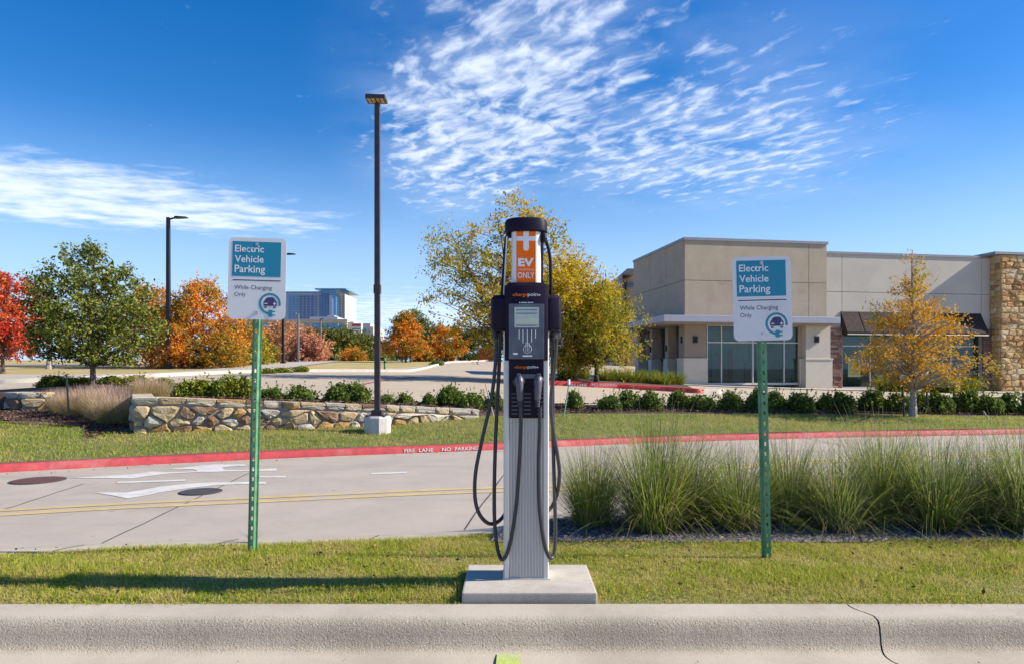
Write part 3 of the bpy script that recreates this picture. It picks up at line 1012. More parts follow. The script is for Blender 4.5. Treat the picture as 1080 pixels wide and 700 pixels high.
for q in T:
    Vp.append(np.stack([x + s * (q[0] * ca - q[1] * sa) * 1.3, y + s * (q[0] * sa + q[1] * ca) * 0.8, 0.016 + s * q[2] * RNG.uniform(0.5, 1.2, len(x))], 1))
V = np.stack(Vp, 1).reshape(-1, 3)
b = (np.arange(len(x)) * 4)[:, None]
Fq = np.concatenate([b + np.array(f)[None] for f in ((0, 1, 3), (1, 2, 3), (2, 0, 3))], 0)
tag(obj_np('gravel', V, Fq, M_peb), 'loose grey gravel under the ornamental grasses', 'gravel', kind='stuff')
# bark chips in the beds
M_chip = leafmat('bark_chip', [(0.05, 0.03, 0.022), (0.10, 0.055, 0.04), (0.15, 0.085, 0.06), (0.2, 0.13, 0.1)], None, trans=0.0, rough=0.95)
n = 26000
x = RNG.uniform(-10.8, 12.5, n)
lo = np.interp(x, wx_, wy_)
left = x < -6.2
y = np.where(left, lo - 1.4 + RNG.uniform(0, 1, n) * 1.4, lo + 0.1 + RNG.uniform(0, 1, n) * 1.1)
zb = np.where(left, zgrid(x, y) + 0.03, 0)
gx2 = np.linspace(-12, 14, 70); gy2 = np.linspace(9.5, 17, 24)
GB = np.array([[ZB(a, b) for a in gx2] for b in gy2])
i = np.clip((x - gx2[0]) / (gx2[1] - gx2[0]), 0, 68.99).astype(int); j = np.clip((y - gy2[0]) / (gy2[1] - gy2[0]), 0, 22.99).astype(int)
zb = np.where(left, zb, GB[j, i] + 0.05)
V, Fq = leaf_quads(np.stack([x, y, zb], 1), 0.055, RNG, 0.4, up=0.8)
tag(obj_np('bark_chips', V, Fq, M_chip), 'dark brown bark mulch in the planting beds', 'mulch', kind='stuff')

# fallen leaves on lawn, kerb edge and road
M_dead = leafmat('dead_leaf', [(0.20, 0.10, 0.04), (0.30, 0.17, 0.07), (0.13, 0.07, 0.04), (0.38, 0.25, 0.10)], None, trans=0.1, rough=0.9)
n = 420
x = RNG.uniform(-4.5, 4.6, n); y = Y0 + 0.03 + RNG.uniform(0, 1, n) * 1.1
k = (y < np.interp(x, bx, by)) & ~((x > -0.26) & (x < 0.42))
x, y = x[k], y[k]
C1 = np.stack([x, y, np.full(len(x), 0.030)], 1)
x2 = RNG.uniform(-6, 0.4, 150); y2 = np.interp(x2, bx, by) + 0.16 + np.abs(RNG.normal(0, 0.16, 150))
C2 = np.stack([x2, y2, np.full(150, ZR + 0.012)], 1)
x3 = RNG.uniform(-8, 10, 260); y3 = np.interp(x3, [p[0] for p in CURB], [p[1] for p in CURB]) - 0.05 - np.abs(RNG.normal(0, 0.18, 260))
C3 = np.stack([x3, y3, np.full(260, ZR + 0.012)], 1)
x4 = RNG.uniform(-3, 3, 60); y4 = RNG.uniform(2.55, 2.88, 60)
C4 = np.stack([x4, y4, np.full(60, ZR + 0.014)], 1)
V1_, F1_ = leaf_quads(np.concatenate([C1, C2, C3]), 0.026, RNG, 0.5, up=0.75)
V2_, F2_ = leaf_quads(C4, 0.009, RNG, 0.5, up=0.8)
tag(obj_np('fallen_leaves', np.concatenate([V1_, V2_]), np.concatenate([F1_, F2_ + len(V1_)]), M_dead), 'small dry brown leaves scattered on grass and along the kerbs', 'leaves', kind='stuff')

# ------------------------------------------------------------------ charging station
CX, CD = 0.071, 3.40                                   # front face of the pedestal
CS = F / CD


def cpt(px, py, dy=0.0):
    """local point of the charger's front plane: x from its axis, z from the pad"""
    return ((px - 555) / CS, dy, (610.4 - py) / CS)


pad = MB()
pad.box(-0.235, 0.40, 3.197, 3.66, -0.1, 0.05)
tag(pad.build('concrete_pad', M_pad, bevel=0.008), 'square concrete pad carrying the charging station', 'concrete pad')
chg = thing('charging_station', 'grey fluted electric vehicle charging station with two cables on its concrete pad', 'charging station', (CX, CD, 0.05))
PZ1 = cpt(0, 344)[2]
HWD = 24 / CS
# pedestal with real flutes
fl = []
nfl = 11
xw = 17.6 / CS
px_ = -xw
step = 2 * xw / nfl
for i in range(nfl):
    x0 = -xw + i * step
    fl += [(x0, 0.003), (x0 + step * 0.14, 0.003), (x0 + step * 0.22, 0.0004), (x0 + step * 0.86, 0.0), (x0 + step * 0.95, 0.003)]
fl.append((xw, 0.003))
poly = fl + [(xw, 0.145), (-xw, 0.145)]
MB().prism(poly, 0.0, PZ1, 'z').build('pedestal', M_alu, chg)
for s in (-1, 1):
    rail = [(s * xw, 0.004), (s * (xw + 0.004), -0.004), (s * (HWD - 0.006), -0.004), (s * HWD, 0.004), (s * HWD, 0.15), (s * xw, 0.15)]
    if s < 0:
        rail = rail[::-1]
    MB().prism(rail, 0.0, PZ1 - 0.001, 'z').build('side_rail', M_alu2, chg)
MB().box(-HWD - 0.004, HWD + 0.004, -0.008, 0.156, 0, 0.006).build('base_plate', M_alu2, chg)
# black head: centre block and swelling side housings
zt, zs1, zs0 = cpt(0, 302)[2], cpt(0, 315)[2], cpt(0, 347)[2]
hw = 22.8 / CS
cen = []
for i in range(13):
    a = -1 + 2 * i / 12
    cen.append((a * hw, -0.020 - 0.016 * (1 - a * a)))
poly = cen + [(hw, 0.17), (-hw, 0.17)]
MB().prism(poly, cpt(0, 380)[2], zt, 'z').build('head', M_blk, chg, smooth=True, bevel=0.004)
MB().prism([(x * 0.96, y * 0.9 + 0.004) for x, y in poly], zt - 0.001, zt + 0.016, 'z', inset=0.016).build('head_top', M_blk, chg, smooth=True)
for s in (-1, 1):
    xo = 38 / CS
    pr = [(s * hw * 0.93, -0.012), (s * (hw + 0.02), -0.014), (s * (xo - 0.014), -0.004), (s * (xo - 0.003), 0.016), (s * xo, 0.05), (s * xo, 0.12), (s * (xo - 0.012), 0.155), (s * hw * 0.93, 0.165)]
    if s < 0:
        pr = pr[::-1]
    hb = MB().prism(pr, zs0, zs1, 'z')
    o = hb.build('cable_housing', M_blk, chg, smooth=True, bevel=0.006)
    MB().prism([(x * 0.97, y) for x, y in pr], zs0 - 0.012, zs0 - 0.0005, 'z').build('lower_lip', M_blk2, o)
    # top slope
    MB().prism(pr, zs1 - 0.002, zs1 + 0.018, 'z', inset=0.024).build('shoulder', M_blk, o, smooth=True)
    # grommets
    for dx in (-0.010, 0.012):
        MB().lathe([(0.013, zs0 - 0.045), (0.014, zs0 - 0.01)], s * (xo - 0.028) + dx, 0.05 + dx * 2, 12).build('grommet', M_cable, o)
# front panel, screen, lettering
f0 = -0.037
MB().box(-xw - 0.002, xw + 0.002, f0 + 0.002, 0.0, cpt(0, 440)[2], cpt(0, 379)[2]).build('lower_panel', M_blk2, chg, bevel=0.003)
scr = MB().box(-18.4 / CS, 18.4 / CS, f0 - 0.006, f0 + 0.004, cpt(0, 378.5)[2], cpt(0, 321.5)[2]).build('screen', M_screen, chg, bevel=0.002)
fy = f0 - 0.0075
def bz(px0, px1, py0, py1, y):
    return ((px0 - 555) / CS, (px1 - 555) / CS, y, y + 0.001, (610.4 - py1) / CS, (610.4 - py0) / CS)
MB().box(*bz(542.5, 568, 325, 346, fy)).build('display', M_lcd, scr)
MB().box(*bz(543.5, 567, 337, 342, fy - 0.0012)).build('display_band', M_lcd2, scr)
for r_ in (327.5, 331, 343.5):
    MB().box(*bz(544, 566, r_, r_ + 0.8, fy - 0.0012)).build('display_line', M_screen, scr)
for c_ in (547, 551, 555.5, 560, 564):
    MB().box(*bz(c_, c_ + 0.8, 348, 366 - abs(c_ - 555), fy)).build('printed_line', M_print, scr)
ring = []
for k in range(24):
    a0, a1 = 2 * math.pi * k / 24, 2 * math.pi * (k + 1) / 24
mbr = MB()
rc = cpt(556, 368)
mbr.tube([(rc[0] + 0.02 * math.cos(2 * math.pi * k / 20), fy, rc[2] + 0.02 * math.sin(2 * math.pi * k / 20)) for k in range(21)], 0.0012, 5, False)
for da in (-0.008, 0, 0.008):
    mbr.tube([(rc[0] + da, fy, rc[2] - 0.012), (rc[0] + da, fy, rc[2] + 0.03)], 0.0012, 5)
mbr.build('printed_symbol', M_print, scr)
MB().box(*bz(541, 546, 372, 374, fy)).build('printed_mark', M_print, scr)
MB().box(*bz(551, 561, 374.5, 376, fy)).build('printed_mark', M_print, scr)


def wordmark(zc, wd, parent, y, hgt):
    """two-tone maker's lettering as it stands on the head"""
    x0 = -wd / 2
    w1 = wd * 0.54
    MB().box(x0 - 0.006, x0 - 0.001, y, y + 0.0006, zc + hgt * 0.40, zc + hgt * 0.52).build('wordmark_dash', M_orange, parent)
    put_text('wordmark', 'charge', M_orange, parent, x0, y, zc, width=w1, height=hgt, bold=0.004)
    put_text('wordmark', 'poin', M_print, parent, x0 + w1 + 0.0015, y, zc, width=wd * 0.38, height=hgt, bold=0.006)
    MB().box(x0 + wd * 0.945, x0 + wd * 1.05, y, y + 0.0006, zc + hgt * 0.45, zc + hgt * 0.56).box(x0 + wd * 0.98, x0 + wd * 1.005, y - 0.0003, y + 0.0003, zc + hgt * 0.27, zc + hgt * 0.75).build('wordmark_plus', M_print, parent)


wordmark(cpt(0, 314.5)[2], 27 / CS, chg, -0.0385, 4.6 / CS)
wordmark(cpt(0, 389)[2], 23 / CS, chg, f0 + 0.0005, 4.0 / CS)
for q in range(7):
    MB().box(-0.036 + q * 0.0105, -0.036 + q * 0.0105 + (0.0085 if q % 3 else 0.006), -0.0376, -0.0370, cpt(0, 320.6)[2], cpt(0, 319.6)[2]).build('fine_print', M_print, chg)
# vent slots
for i in range(6):
    yy = 414 + i * 4.2
    for (a, b_) in ((539.5, 546), (552, 559.5), (566, 573)):
        MB().box(*bz(a, b_, yy, yy + 1.2, f0 + 0.0008)).build('vent_slot', M_handle, chg)
# holsters and connectors
for k, (pxh, tone) in enumerate(((547, M_handle), (567.5, M_handle2))):
    hs_ = MB()
    c0 = cpt(pxh, 403)
    hs_.tube([(c0[0], f0 + 0.02, c0[2] + 0.008), (c0[0], f0 - 0.012, c0[2] + 0.004), (c0[0], f0 - 0.02, c0[2] + 0.003)], [0.030, 0.030, 0.026], 16)
    hs_.build('holster', M_handle2, chg, smooth=True)
    con = MB()
    tx = 0.004 * (1 if k == 0 else -1)
    con.tube(catmull([(c0[0], f0 - 0.012, c0[2] + 0.022), (c0[0] + tx * 0.3, f0 - 0.034, c0[2] + 0.020), (c0[0] + tx, f0 - 0.046, c0[2] - 0.005), (c0[0] + tx * 1.4, f0 - 0.045, c0[2] - 0.05), (c0[0] + tx * 1.6, f0 - 0.040, c0[2] - 0.085)], 5),
             [0.018 + 0.0 * i for i in range(5)] + [0.020] * 5 + [0.0185] * 5 + [0.016] * 5 + [0.0125], 14)
    co_ = con.build('connector', tone if k == 0 else M_handle, chg, smooth=True)
    MB().box(c0[0] - 0.010, c0[0] + 0.010, f0 - 0.050, f0 - 0.018, c0[2] + 0.034, c0[2] + 0.046).build('latch_button', M_handle, co_, bevel=0.004)
    for q in range(3):
        zz = c0[2] - 0.092 - q * 0.0105
        MB().lathe([(0.0135 - q * 0.001, -0.004), (0.0145 - q * 0.001, 0.0), (0.0135 - q * 0.001, 0.004)], 0, 0, 12).build('strain_relief', M_handle2, co_).location = (c0[0] + tx * 1.7, f0 - 0.0385, zz)
MB().box(*bz(548, 567, 394, 398.5, f0 - 0.030)).build('bridge_bar', M_handle, chg)
# column with the orange panel, cap and lifting arms
z_a, z_b = cpt(0, 302)[2], cpt(0, 243)[2]
cw = 15.6 / CS
poly = [(-cw, 0.10), (-cw, 0.022), (-cw + 0.008, 0.008), (-cw + 0.022, 0.0), (cw - 0.022, 0.0), (cw - 0.008, 0.008), (cw, 0.022), (cw, 0.10)]
colm = MB().prism(poly, z_a, z_b, 'z').build('sign_column', M_diff, chg, smooth=True)
ox0, ox1 = (544.5 - 555) / CS, (565 - 555) / CS
pan = MB().box(ox0, ox1, -0.0015, 0.001, cpt(0, 299.5)[2], cpt(0, 242.5)[2]).build('orange_panel', M_orange, colm)
tag(pan, 'orange panel with white cross and lettering EV ONLY')
pc = (ox0 + ox1) / 2
crs = MB()
crs.box(ox0 + 0.001, ox1 - 0.001, -0.003, -0.0016, cpt(0, 254.2)[2], cpt(0, 249.6)[2])
vw = 2.9 / CS
crs.prism([(pc - vw, cpt(0, 262)[2]), (pc - vw * 0.6, cpt(0, 264.6)[2]), (pc + vw * 0.6, cpt(0, 264.6)[2]), (pc + vw, cpt(0, 262)[2]), (pc + vw, cpt(0, 242.8)[2]), (pc - vw, cpt(0, 242.8)[2])], -0.0036, -0.0022, 'y')
crs.build('white_cross', M_print, colm)
put_text('lettering', 'EV', M_print, colm, pc, -0.0022, cpt(0, 281.3)[2], width=16.5 / CS, height=8.8 / CS, bold=0.045, align='CENTER')
put_text('lettering', 'CHARGING', M_print, colm, pc, -0.0022, cpt(0, 285.4)[2], width=16.5 / CS, height=1.7 / CS, align='CENTER')
put_text('lettering', 'ONLY', M_print, colm, pc, -0.0022, cpt(0, 293.6)[2], width=17.5 / CS, height=6.2 / CS, bold=0.012, align='CENTER')
zc0 = cpt(0, 244.5)[2]
cr_ = 22.8 / CS
cap = MB()
cp = []
for k in range(32):
    a = 2 * math.pi * k / 32
    cp.append((cr_ * math.copysign(abs(math.cos(a)) ** 0.8, math.cos(a)), 0.05 + 0.072 * math.copysign(abs(math.sin(a)) ** 0.8, math.sin(a))))
V = []
lv = [(0.93, 0.0), (1.0, 0.006), (1.0, 0.052), (0.95, 0.064), (0.8, 0.071), (0.45, 0.0745)]
for s_, dz_ in lv:
    V += [(x * s_, 0.05 + (y - 0.05) * s_, zc0 + dz_) for x, y in cp]
fs = [(i * 32 + k, i * 32 + (k + 1) % 32, (i + 1) * 32 + (k + 1) % 32, (i + 1) * 32 + k) for i in range(len(lv) - 1) for k in range(32)]
fs += [tuple(range(31, -1, -1)), tuple((len(lv) - 1) * 32 + k for k in range(32))]
cap.add(V, fs).build('cap', M_blk, chg, smooth=True)
MB().tube(catmull([cpt(537.5, 246, 0.03), cpt(534, 252, 0.03), cpt(531.5, 285, 0.04), cpt(529, 322, 0.05)], 6), 0.0105, 10).build('cable_arm', M_blk, chg, smooth=True)
MB().tube(catmull([cpt(534.6, 249, 0.018), cpt(533.2, 275, 0.025), cpt(530.8, 318, 0.04)], 6), 0.0042, 8).build('arm_trim', M_alu2, chg, smooth=True)
MB().tube(catmull([cpt(572, 247, 0.02), cpt(575.5, 252, 0.02), cpt(580, 268, 0.03), cpt(581.2, 290, 0.04), cpt(581.5, 322, 0.05)], 6), 0.0085, 10).build('cable_arm', M_blk, chg, smooth=True)
MB().tube([cpt(572.5, 246, 0.055), cpt(572, 275, 0.055), cpt(571.5, 306, 0.055)], 0.008, 10).build('cable_arm', M_blk, chg, smooth=True)
MB().lathe([(0.016, cpt(0, 255)[2]), (0.018, cpt(0, 251)[2]), (0.014, cpt(0, 246)[2])], 18.5 / CS, 0.02, 12).build('pulley', M_blk2, chg)
MB().lathe([(0.013, cpt(0, 250)[2]), (0.014, cpt(0, 247)[2]), (0.012, cpt(0, 244)[2])], -18.0 / CS, 0.03, 12).build('pulley', M_blk2, chg)
# cables
zb_ = 0.0
CAB = [[cpt(549, 428, -0.078), cpt(549, 450, -0.075), cpt(547.5, 485, -0.055), cpt(545, 525, -0.035), cpt(540.5, 558, -0.03), cpt(535.5, 580, -0.02), cpt(530, 589.5, 0.0), cpt(525, 582, 0.03), cpt(521.5, 555, 0.05), cpt(521, 515, 0.06), cpt(522.5, 460, 0.06), cpt(525.5, 400, 0.06), cpt(528, 345, 0.06)],
       [cpt(569, 428, -0.078), cpt(568.5, 455, -0.075), cpt(567.5, 490, -0.055), cpt(568.5, 530, -0.035), cpt(571.5, 558, -0.025), cpt(575.5, 578, -0.01), cpt(581, 588.5, 0.005), cpt(585, 582, 0.03), cpt(586.5, 560, 0.05), cpt(585.5, 520, 0.06), cpt(584, 460, 0.06), cpt(583.5, 400, 0.06), cpt(583, 345, 0.06)],
       [cpt(523, 345, 0.045), cpt(522.5, 380, 0.04), cpt(518, 420, 0.03), cpt(509, 460, 0.03), cpt(501.5, 497, 0.03), cpt(500.5, 525, 0.035), cpt(505, 543, 0.04), cpt(514, 554, 0.06), cpt(523, 555, 0.09), cpt(531, 549, 0.125), cpt(537, 538, 0.17)],
       [cpt(588, 345, 0.045), cpt(586, 380, 0.045), cpt(581.8, 420, 0.05), cpt(583.5, 450, 0.05), cpt(588.5, 480, 0.05), cpt(590.8, 500, 0.055), cpt(589, 520, 0.065), cpt(584, 536, 0.09), cpt(577, 548, 0.16)]]
for pts in CAB:
    MB().tube(catmull(pts, 7), 0.0098, 10).build('cable', M_cable, chg, smooth=True)

# ------------------------------------------------------------------ the two parking signs
def rrect(x0, x1, z0, z1, r, n=6):
    out = []
    for cx, cz, a0 in ((x1 - r, z0 + r, -90), (x1 - r, z1 - r, 0), (x0 + r, z1 - r, 90), (x0 + r, z0 + r, 180)):
        for k in range(n + 1):
            a = R(a0 + 90 * k / n)
            out.append((cx + r * math.cos(a), cz + r * math.sin(a)))
    return out


SW, SH = 0.335, 0.482


def parking_sign(label, loc, lean, yaw, zbot, toff, tint):
    t = thing('parking_sign', label, 'parking sign', loc, (0, R(lean), R(yaw)), 'electric vehicle parking signs')
    top = zbot + SH * 0.97
    # U-channel post with punched slots: web built as rungs between the slots, flanges on either side
    wy, fw, web = 0.0, 0.026, 0.011
    pm = MB()
    zz = -0.25
    pitch = 0.0508 * 1.15
    hole = 0.022
    while zz < top:
        pm.box(-web, web, 0.0, 0.003, zz, min(top, zz + pitch - hole))
        pm.box(-web, -0.0055, 0.0, 0.003, zz + pitch - hole, min(top, zz + pitch))
        pm.box(0.0055, web, 0.0, 0.003, zz + pitch - hole, min(top, zz + pitch))
        zz += pitch
    for s in (-1, 1):
        a = [(s * web, 0.0), (s * 0.017, -0.0 + 0.022), (s * 0.028, 0.022), (s * 0.028, 0.025), (s * 0.015, 0.025), (s * (web - 0.0005), 0.0035)]
        if s < 0:
            a = a[::-1]
        pm.prism(a, -0.25, top, 'z')
    pm.build('post', M_galv_green, t)
    pn = MB().prism(rrect(-SW / 2, SW / 2, zbot, zbot + SH, 0.032), -0.0065, -0.004, 'y')
    pn = pn.build('sign_panel', tint, t)
    X = lambda f: -SW / 2 + SW * (f - 140) / 353.0
    Z = lambda f: zbot + SH * (568 - f) / 500.0
    yy = -0.0072
    MB().prism([(X(163), Z(306)), (X(460), Z(306)), (X(460), Z(92)), (X(163), Z(92))], yy, yy + 0.0005, 'y').build('teal_field', M_teal, pn)
    kx = SW / 353.0
    kz = SH / 500.0
    for s, wdt, base in (('Electric', 176, 156), ('Vehicle', 176, 219), ('Parking', 186, 281)):
        put_text('lettering', s, M_print, pn, X(179), yy - 0.0006, Z(base), width=wdt * kx, bold=0.012)
    MB().prism([(X(169), Z(332)), (X(461), Z(332)), (X(461), Z(326)), (X(169), Z(326))], yy, yy + 0.0005, 'y').build('rule', M_ink, pn)
    put_text('lettering', 'While Charging', M_ink, pn, X(179), yy, Z(385), width=230 * kx, bold=0.006)
    put_text('lettering', 'Only', M_ink, pn, X(180), yy, Z(428), width=70 * kx)
    # emblem: open ring of cable, plug and car
    cx, cz = X(398), Z(470)
    r0, r1 = 53 * kx, 67 * kx
    mb = MB()
    a0, a1 = R(-12), R(262)
    n = 30
    vs = []
    for k in range(n + 1):
        a = a0 + (a1 - a0) * k / n
        vs += [(cx + r0 * math.cos(a), yy, cz + r0 * math.sin(a)), (cx + r1 * math.cos(a), yy, cz + r1 * math.sin(a))]
    mb.add(vs, [(2 * k, 2 * k + 1, 2 * k + 3, 2 * k + 2) for k in range(n)])
    mb.build('emblem_ring', M_ringteal, pn)
    pl = MB()
    pl.prism([(X(388), Z(540)), (X(392), Z(550)), (X(415), Z(550)), (X(415), Z(508)), (X(392), Z(508)), (X(388), Z(518))], yy - 0.0012, yy - 0.0005, 'y')
    pl.prism([(X(415), Z(522)), (X(432), Z(522)), (X(432), Z(514)), (X(415), Z(514))], yy - 0.0012, yy - 0.0005, 'y')
    pl.prism([(X(415), Z(544)), (X(432), Z(544)), (X(432), Z(536)), (X(415), Z(536))], yy - 0.0012, yy - 0.0005, 'y')
    pl.build('emblem_plug', M_ringteal, pn)
    cr = MB()
    cr.prism([(X(360), Z(484)), (X(440), Z(484)), (X(441), Z(462)), (X(432), Z(448)), (X(422), Z(434)), (X(410), Z(430)), (X(390), Z(430)), (X(378), Z(434)), (X(368), Z(448)), (X(359), Z(462))], yy, yy + 0.0005, 'y')
    cr.prism([(X(364), Z(496)), (X(380), Z(496)), (X(380), Z(487)), (X(364), Z(487))], yy, yy + 0.0005, 'y')
    cr.prism([(X(420), Z(496)), (X(436), Z(496)), (X(436), Z(487)), (X(420), Z(487))], yy, yy + 0.0005, 'y')
    cr.build('emblem_car', M_navy, pn)
    mk = MB()
    mk.prism([(X(366), Z(472)), (X(384), Z(472)), (X(384), Z(467)), (X(366), Z(467))], yy - 0.0012, yy - 0.0007, 'y')
    mk.prism([(X(418), Z(472)), (X(436), Z(472)), (X(436), Z(467)), (X(418), Z(467))], yy - 0.0012, yy - 0.0007, 'y')
    mk.prism([(X(424.5), Z(479)), (X(429.5), Z(479)), (X(429.5), Z(460)), (X(424.5), Z(460))], yy - 0.0018, yy - 0.0013, 'y')
    mk.build('emblem_signs', M_print, pn)
    for zf_, xo_ in ((107, -0.002), (528, 0.0)):
        b = MB()
        hx = [(0.0075 * math.cos(R(60 * k)), 0.0075 * math.sin(R(60 * k))) for k in range(6)]
        b.prism([(xo_ + x, Z(zf_) + z_) for x, z_ in hx], -0.0145, -0.0075, 'y')
        b.tube([(xo_, -0.0068, Z(zf_)), (xo_, -0.0082, Z(zf_))], 0.011, 14)
        b.build('bolt', M_steel, t)
    return t


SD = 4.05
xl, _, zl = P(265, 582, SD)
parking_sign('parking sign on the left, its green post leaning right, shadowed grass at its foot', (xl, SD, zl - 0.005), 1.25, 4.0, HC - (336 - HY) / F * SD - zl, 0, M_signwhite)
SD = 3.93
xl, _, zl = P(810, 590, SD)
parking_sign('parking sign on the right, its green post before the ornamental grasses', (xl, SD, zl - 0.005), -1.3, -1.0, HC - (358 - HY) / F * SD - zl, 0, M_signwhite)

# ------------------------------------------------------------------ ornamental grasses in the island bed
M_orn = leafmat('ornamental_blades', [(0.08, 0.14, 0.022), (0.15, 0.23, 0.03), (0.25, 0.33, 0.04), (0.38, 0.41, 0.06), (0.50, 0.45, 0.13)], [(0.11, 0.17, 0.045), (0.20, 0.26, 0.07), (0.34, 0.35, 0.14), (0.26, 0.31, 0.09)], 1.6, 0.42, 0.44, 0.56)
M_straw = leafmat('dry_blades', [(0.30, 0.25, 0.15), (0.40, 0.33, 0.22), (0.22, 0.16, 0.10), (0.45, 0.36, 0.27)], None, trans=0.3)


def long_blades(n, H, spread, base_r, rng, W=0.0045, seg=5, droop=0.6, hmin=0.55):
    ang = rng.uniform(0, 2 * np.pi, n)
    br = base_r * np.sqrt(rng.uniform(0, 1, n))
    az = ang + rng.normal(0, 0.5, n)
    tilt = np.abs(rng.normal(0, spread, n)) + 0.03
    L = H * rng.uniform(hmin, 1.12, n)
    bend = rng.uniform(0.1, 1.0, n) * droop * (1 + 0.8 * (rng.uniform(0, 1, n) < 0.18))
    face = az + np.pi / 2 + rng.normal(0, 0.5, n)
    rows = []
    x = br * np.cos(ang); y = br * np.sin(ang); z = np.zeros(n)
    th = tilt.copy()
    for k in range(seg + 1):
        t = k / seg
        wd = W * (1 - t) ** 0.7 * 0.5 + 0.0004
        rows.append(np.stack([x - np.cos(face) * wd, y - np.sin(face) * wd, z], 1))
        rows.append(np.stack([x + np.cos(face) * wd, y + np.sin(face) * wd, z], 1))
        x = x + np.cos(az) * np.sin(th) * L / seg
        y = y + np.sin(az) * np.sin(th) * L / seg
        z = z + np.cos(th) * L / seg
        th = np.minimum(th + bend * (0.3 + t) * tilt * 1.5 + bend * 0.10, 2.0)
    z0 = np.stack(rows, 1)
    z0[:, :, 2] = np.maximum(z0[:, :, 2], 0.004)
    V = z0.reshape(-1, 3)
    k = 2 * (seg + 1)
    base = (np.arange(n) * k)[:, None]
    Fq = np.concatenate([base + np.array([2 * s, 2 * s + 1, 2 * s + 3, 2 * s + 2])[None] for s in range(seg)], 0)
    return V, Fq


def clump_meshes(seed, H, spread=0.42, n=1000, nd=130):
    rng = np.random.default_rng(seed)
    a = mesh_np('blades', *long_blades(n, H, spread, 0.13, rng), M_orn)
    b = mesh_np('dry_blades', *long_blades(nd, H * 0.8, spread * 1.7, 0.15, rng, 0.004, 5, 0.9), M_straw)
    c = mesh_np('seed_stems', *long_blades(70, H * 1.18, spread * 0.75, 0.1, rng, 0.0028, 5, 0.4, 0.8), M_straw)
    return a, b, c


CL = [clump_meshes(100 + i, (0.68, 0.72, 0.62, 0.66, 0.70, 0.60)[i], (0.42, 0.36, 0.52, 0.46, 0.40, 0.58)[i], (950, 1150, 800, 1000, 900, 700)[i], (150, 120, 240, 180, 140, 260)[i]) for i in range(6)]
ordn = ['first', 'second', 'third', 'fourth', 'fifth', 'sixth', 'seventh', 'eighth', 'ninth', 'tenth', 'eleventh', 'twelfth', 'thirteenth', 'fourteenth', 'fifteenth', 'sixteenth', 'seventeenth', 'eighteenth', 'nineteenth', 'twentieth']
spots = [(624, 4.74, 0.80), (691, 4.60, 1.10), (728, 4.84, 1.0), (779, 4.64, 0.88), (832, 4.86, 0.92), (884, 4.60, 0.86), (930, 4.88, 1.0), (986, 4.62, 0.95), (1034, 4.82, 0.98), (1084, 4.58, 1.08), (1140, 4.75, 1.05)]
for i, (px, D, sc) in enumerate(spots):
    x = PX(px, D)
    lab = 'tall green ornamental grass clump, %s from the charger along the gravel bed' % ordn[i]
    if i == 1: lab = 'largest yellow-green ornamental grass clump, second from the charger along the gravel bed'
    t = thing('grass_clump', lab, 'grass clump', (x, D, 0.008), (0, 0, i * 2.399), 'ornamental grass clumps in the island bed')
    t.scale = (sc, sc, sc * (0.96 + 0.06 * (i % 3)))
    for nm, me in zip(('blades', 'dry_blades', 'seed_stems'), CL[(i * 5 + 1) % 6]):
        link(bpy.data.objects.new(nm, me), t)
# a small weed by the left post
rng = np.random.default_rng(5)
V, Fq = long_blades(26, 0.16, 0.5, 0.01, rng, 0.0035, 3)
xw_, yw_ = PX(258, 4.17), 4.17
tag(obj_np('weed', V, Fq, M_straw, loc=(xw_, back_y(xw_) + 0.03, 0.0)), 'small dry weed sprouting from the kerb by the left post', 'weed')

# ------------------------------------------------------------------ stone walls
def voronoi_cells(seeds, box, ky=1.0):
    """polygons of the cells of 2-D seeds inside a box"""
    x0, x1, y0, y1 = box
    out = []
    for i, (a, b) in enumerate(seeds):
        poly = [(x0, y0), (x1, y0), (x1, y1), (x0, y1)]
        for j, (c, d) in enumerate(seeds):
            if i == j or abs(c - a) > 1.4 or abs(d - b) > 1.4:
                continue
            nx_, ny_ = c - a, (d - b) * ky * ky
            k = nx_ * (a + c) / 2 + ny_ * (b + d) / 2
            new = []
            for p, q in zip(poly, poly[1:] + poly[:1]):
                fp, fq = nx_ * p[0] + ny_ * p[1] - k, nx_ * q[0] + ny_ * q[1] - k
                if fp <= 0:
                    new.append(p)
                if fp * fq < 0:
                    t_ = fp / (fp - fq)
                    new.append((p[0] + (q[0] - p[0]) * t_, p[1] + (q[1] - p[1]) * t_))
            poly = new
            if len(poly) < 3:
                break
        out.append(poly)
    return out


def soften(poly, gap, rng, jit, cut=0.2):
    """shrink for the mortar joint, cut the corners, roughen"""
    n = len(poly)
    cx = sum(p[0] for p in poly) / n
    cy = sum(p[1] for p in poly) / n
    q = []
    for x, y in poly:
        d = math.hypot(x - cx, y - cy) or 1
        k = max(0.3, 1 - gap * 1.25 / d)
        q.append((cx + (x - cx) * k, cy + (y - cy) * k))
    out = []
    for p, r_ in zip(q, q[1:] + q[:1]):
        for f in (cut, 1 - cut):
            out.append((p[0] + (r_[0] - p[0]) * f + rng.uniform(-jit, jit), p[1] + (r_[1] - p[1]) * f + rng.uniform(-jit, jit)))
    return out, (cx, cy)


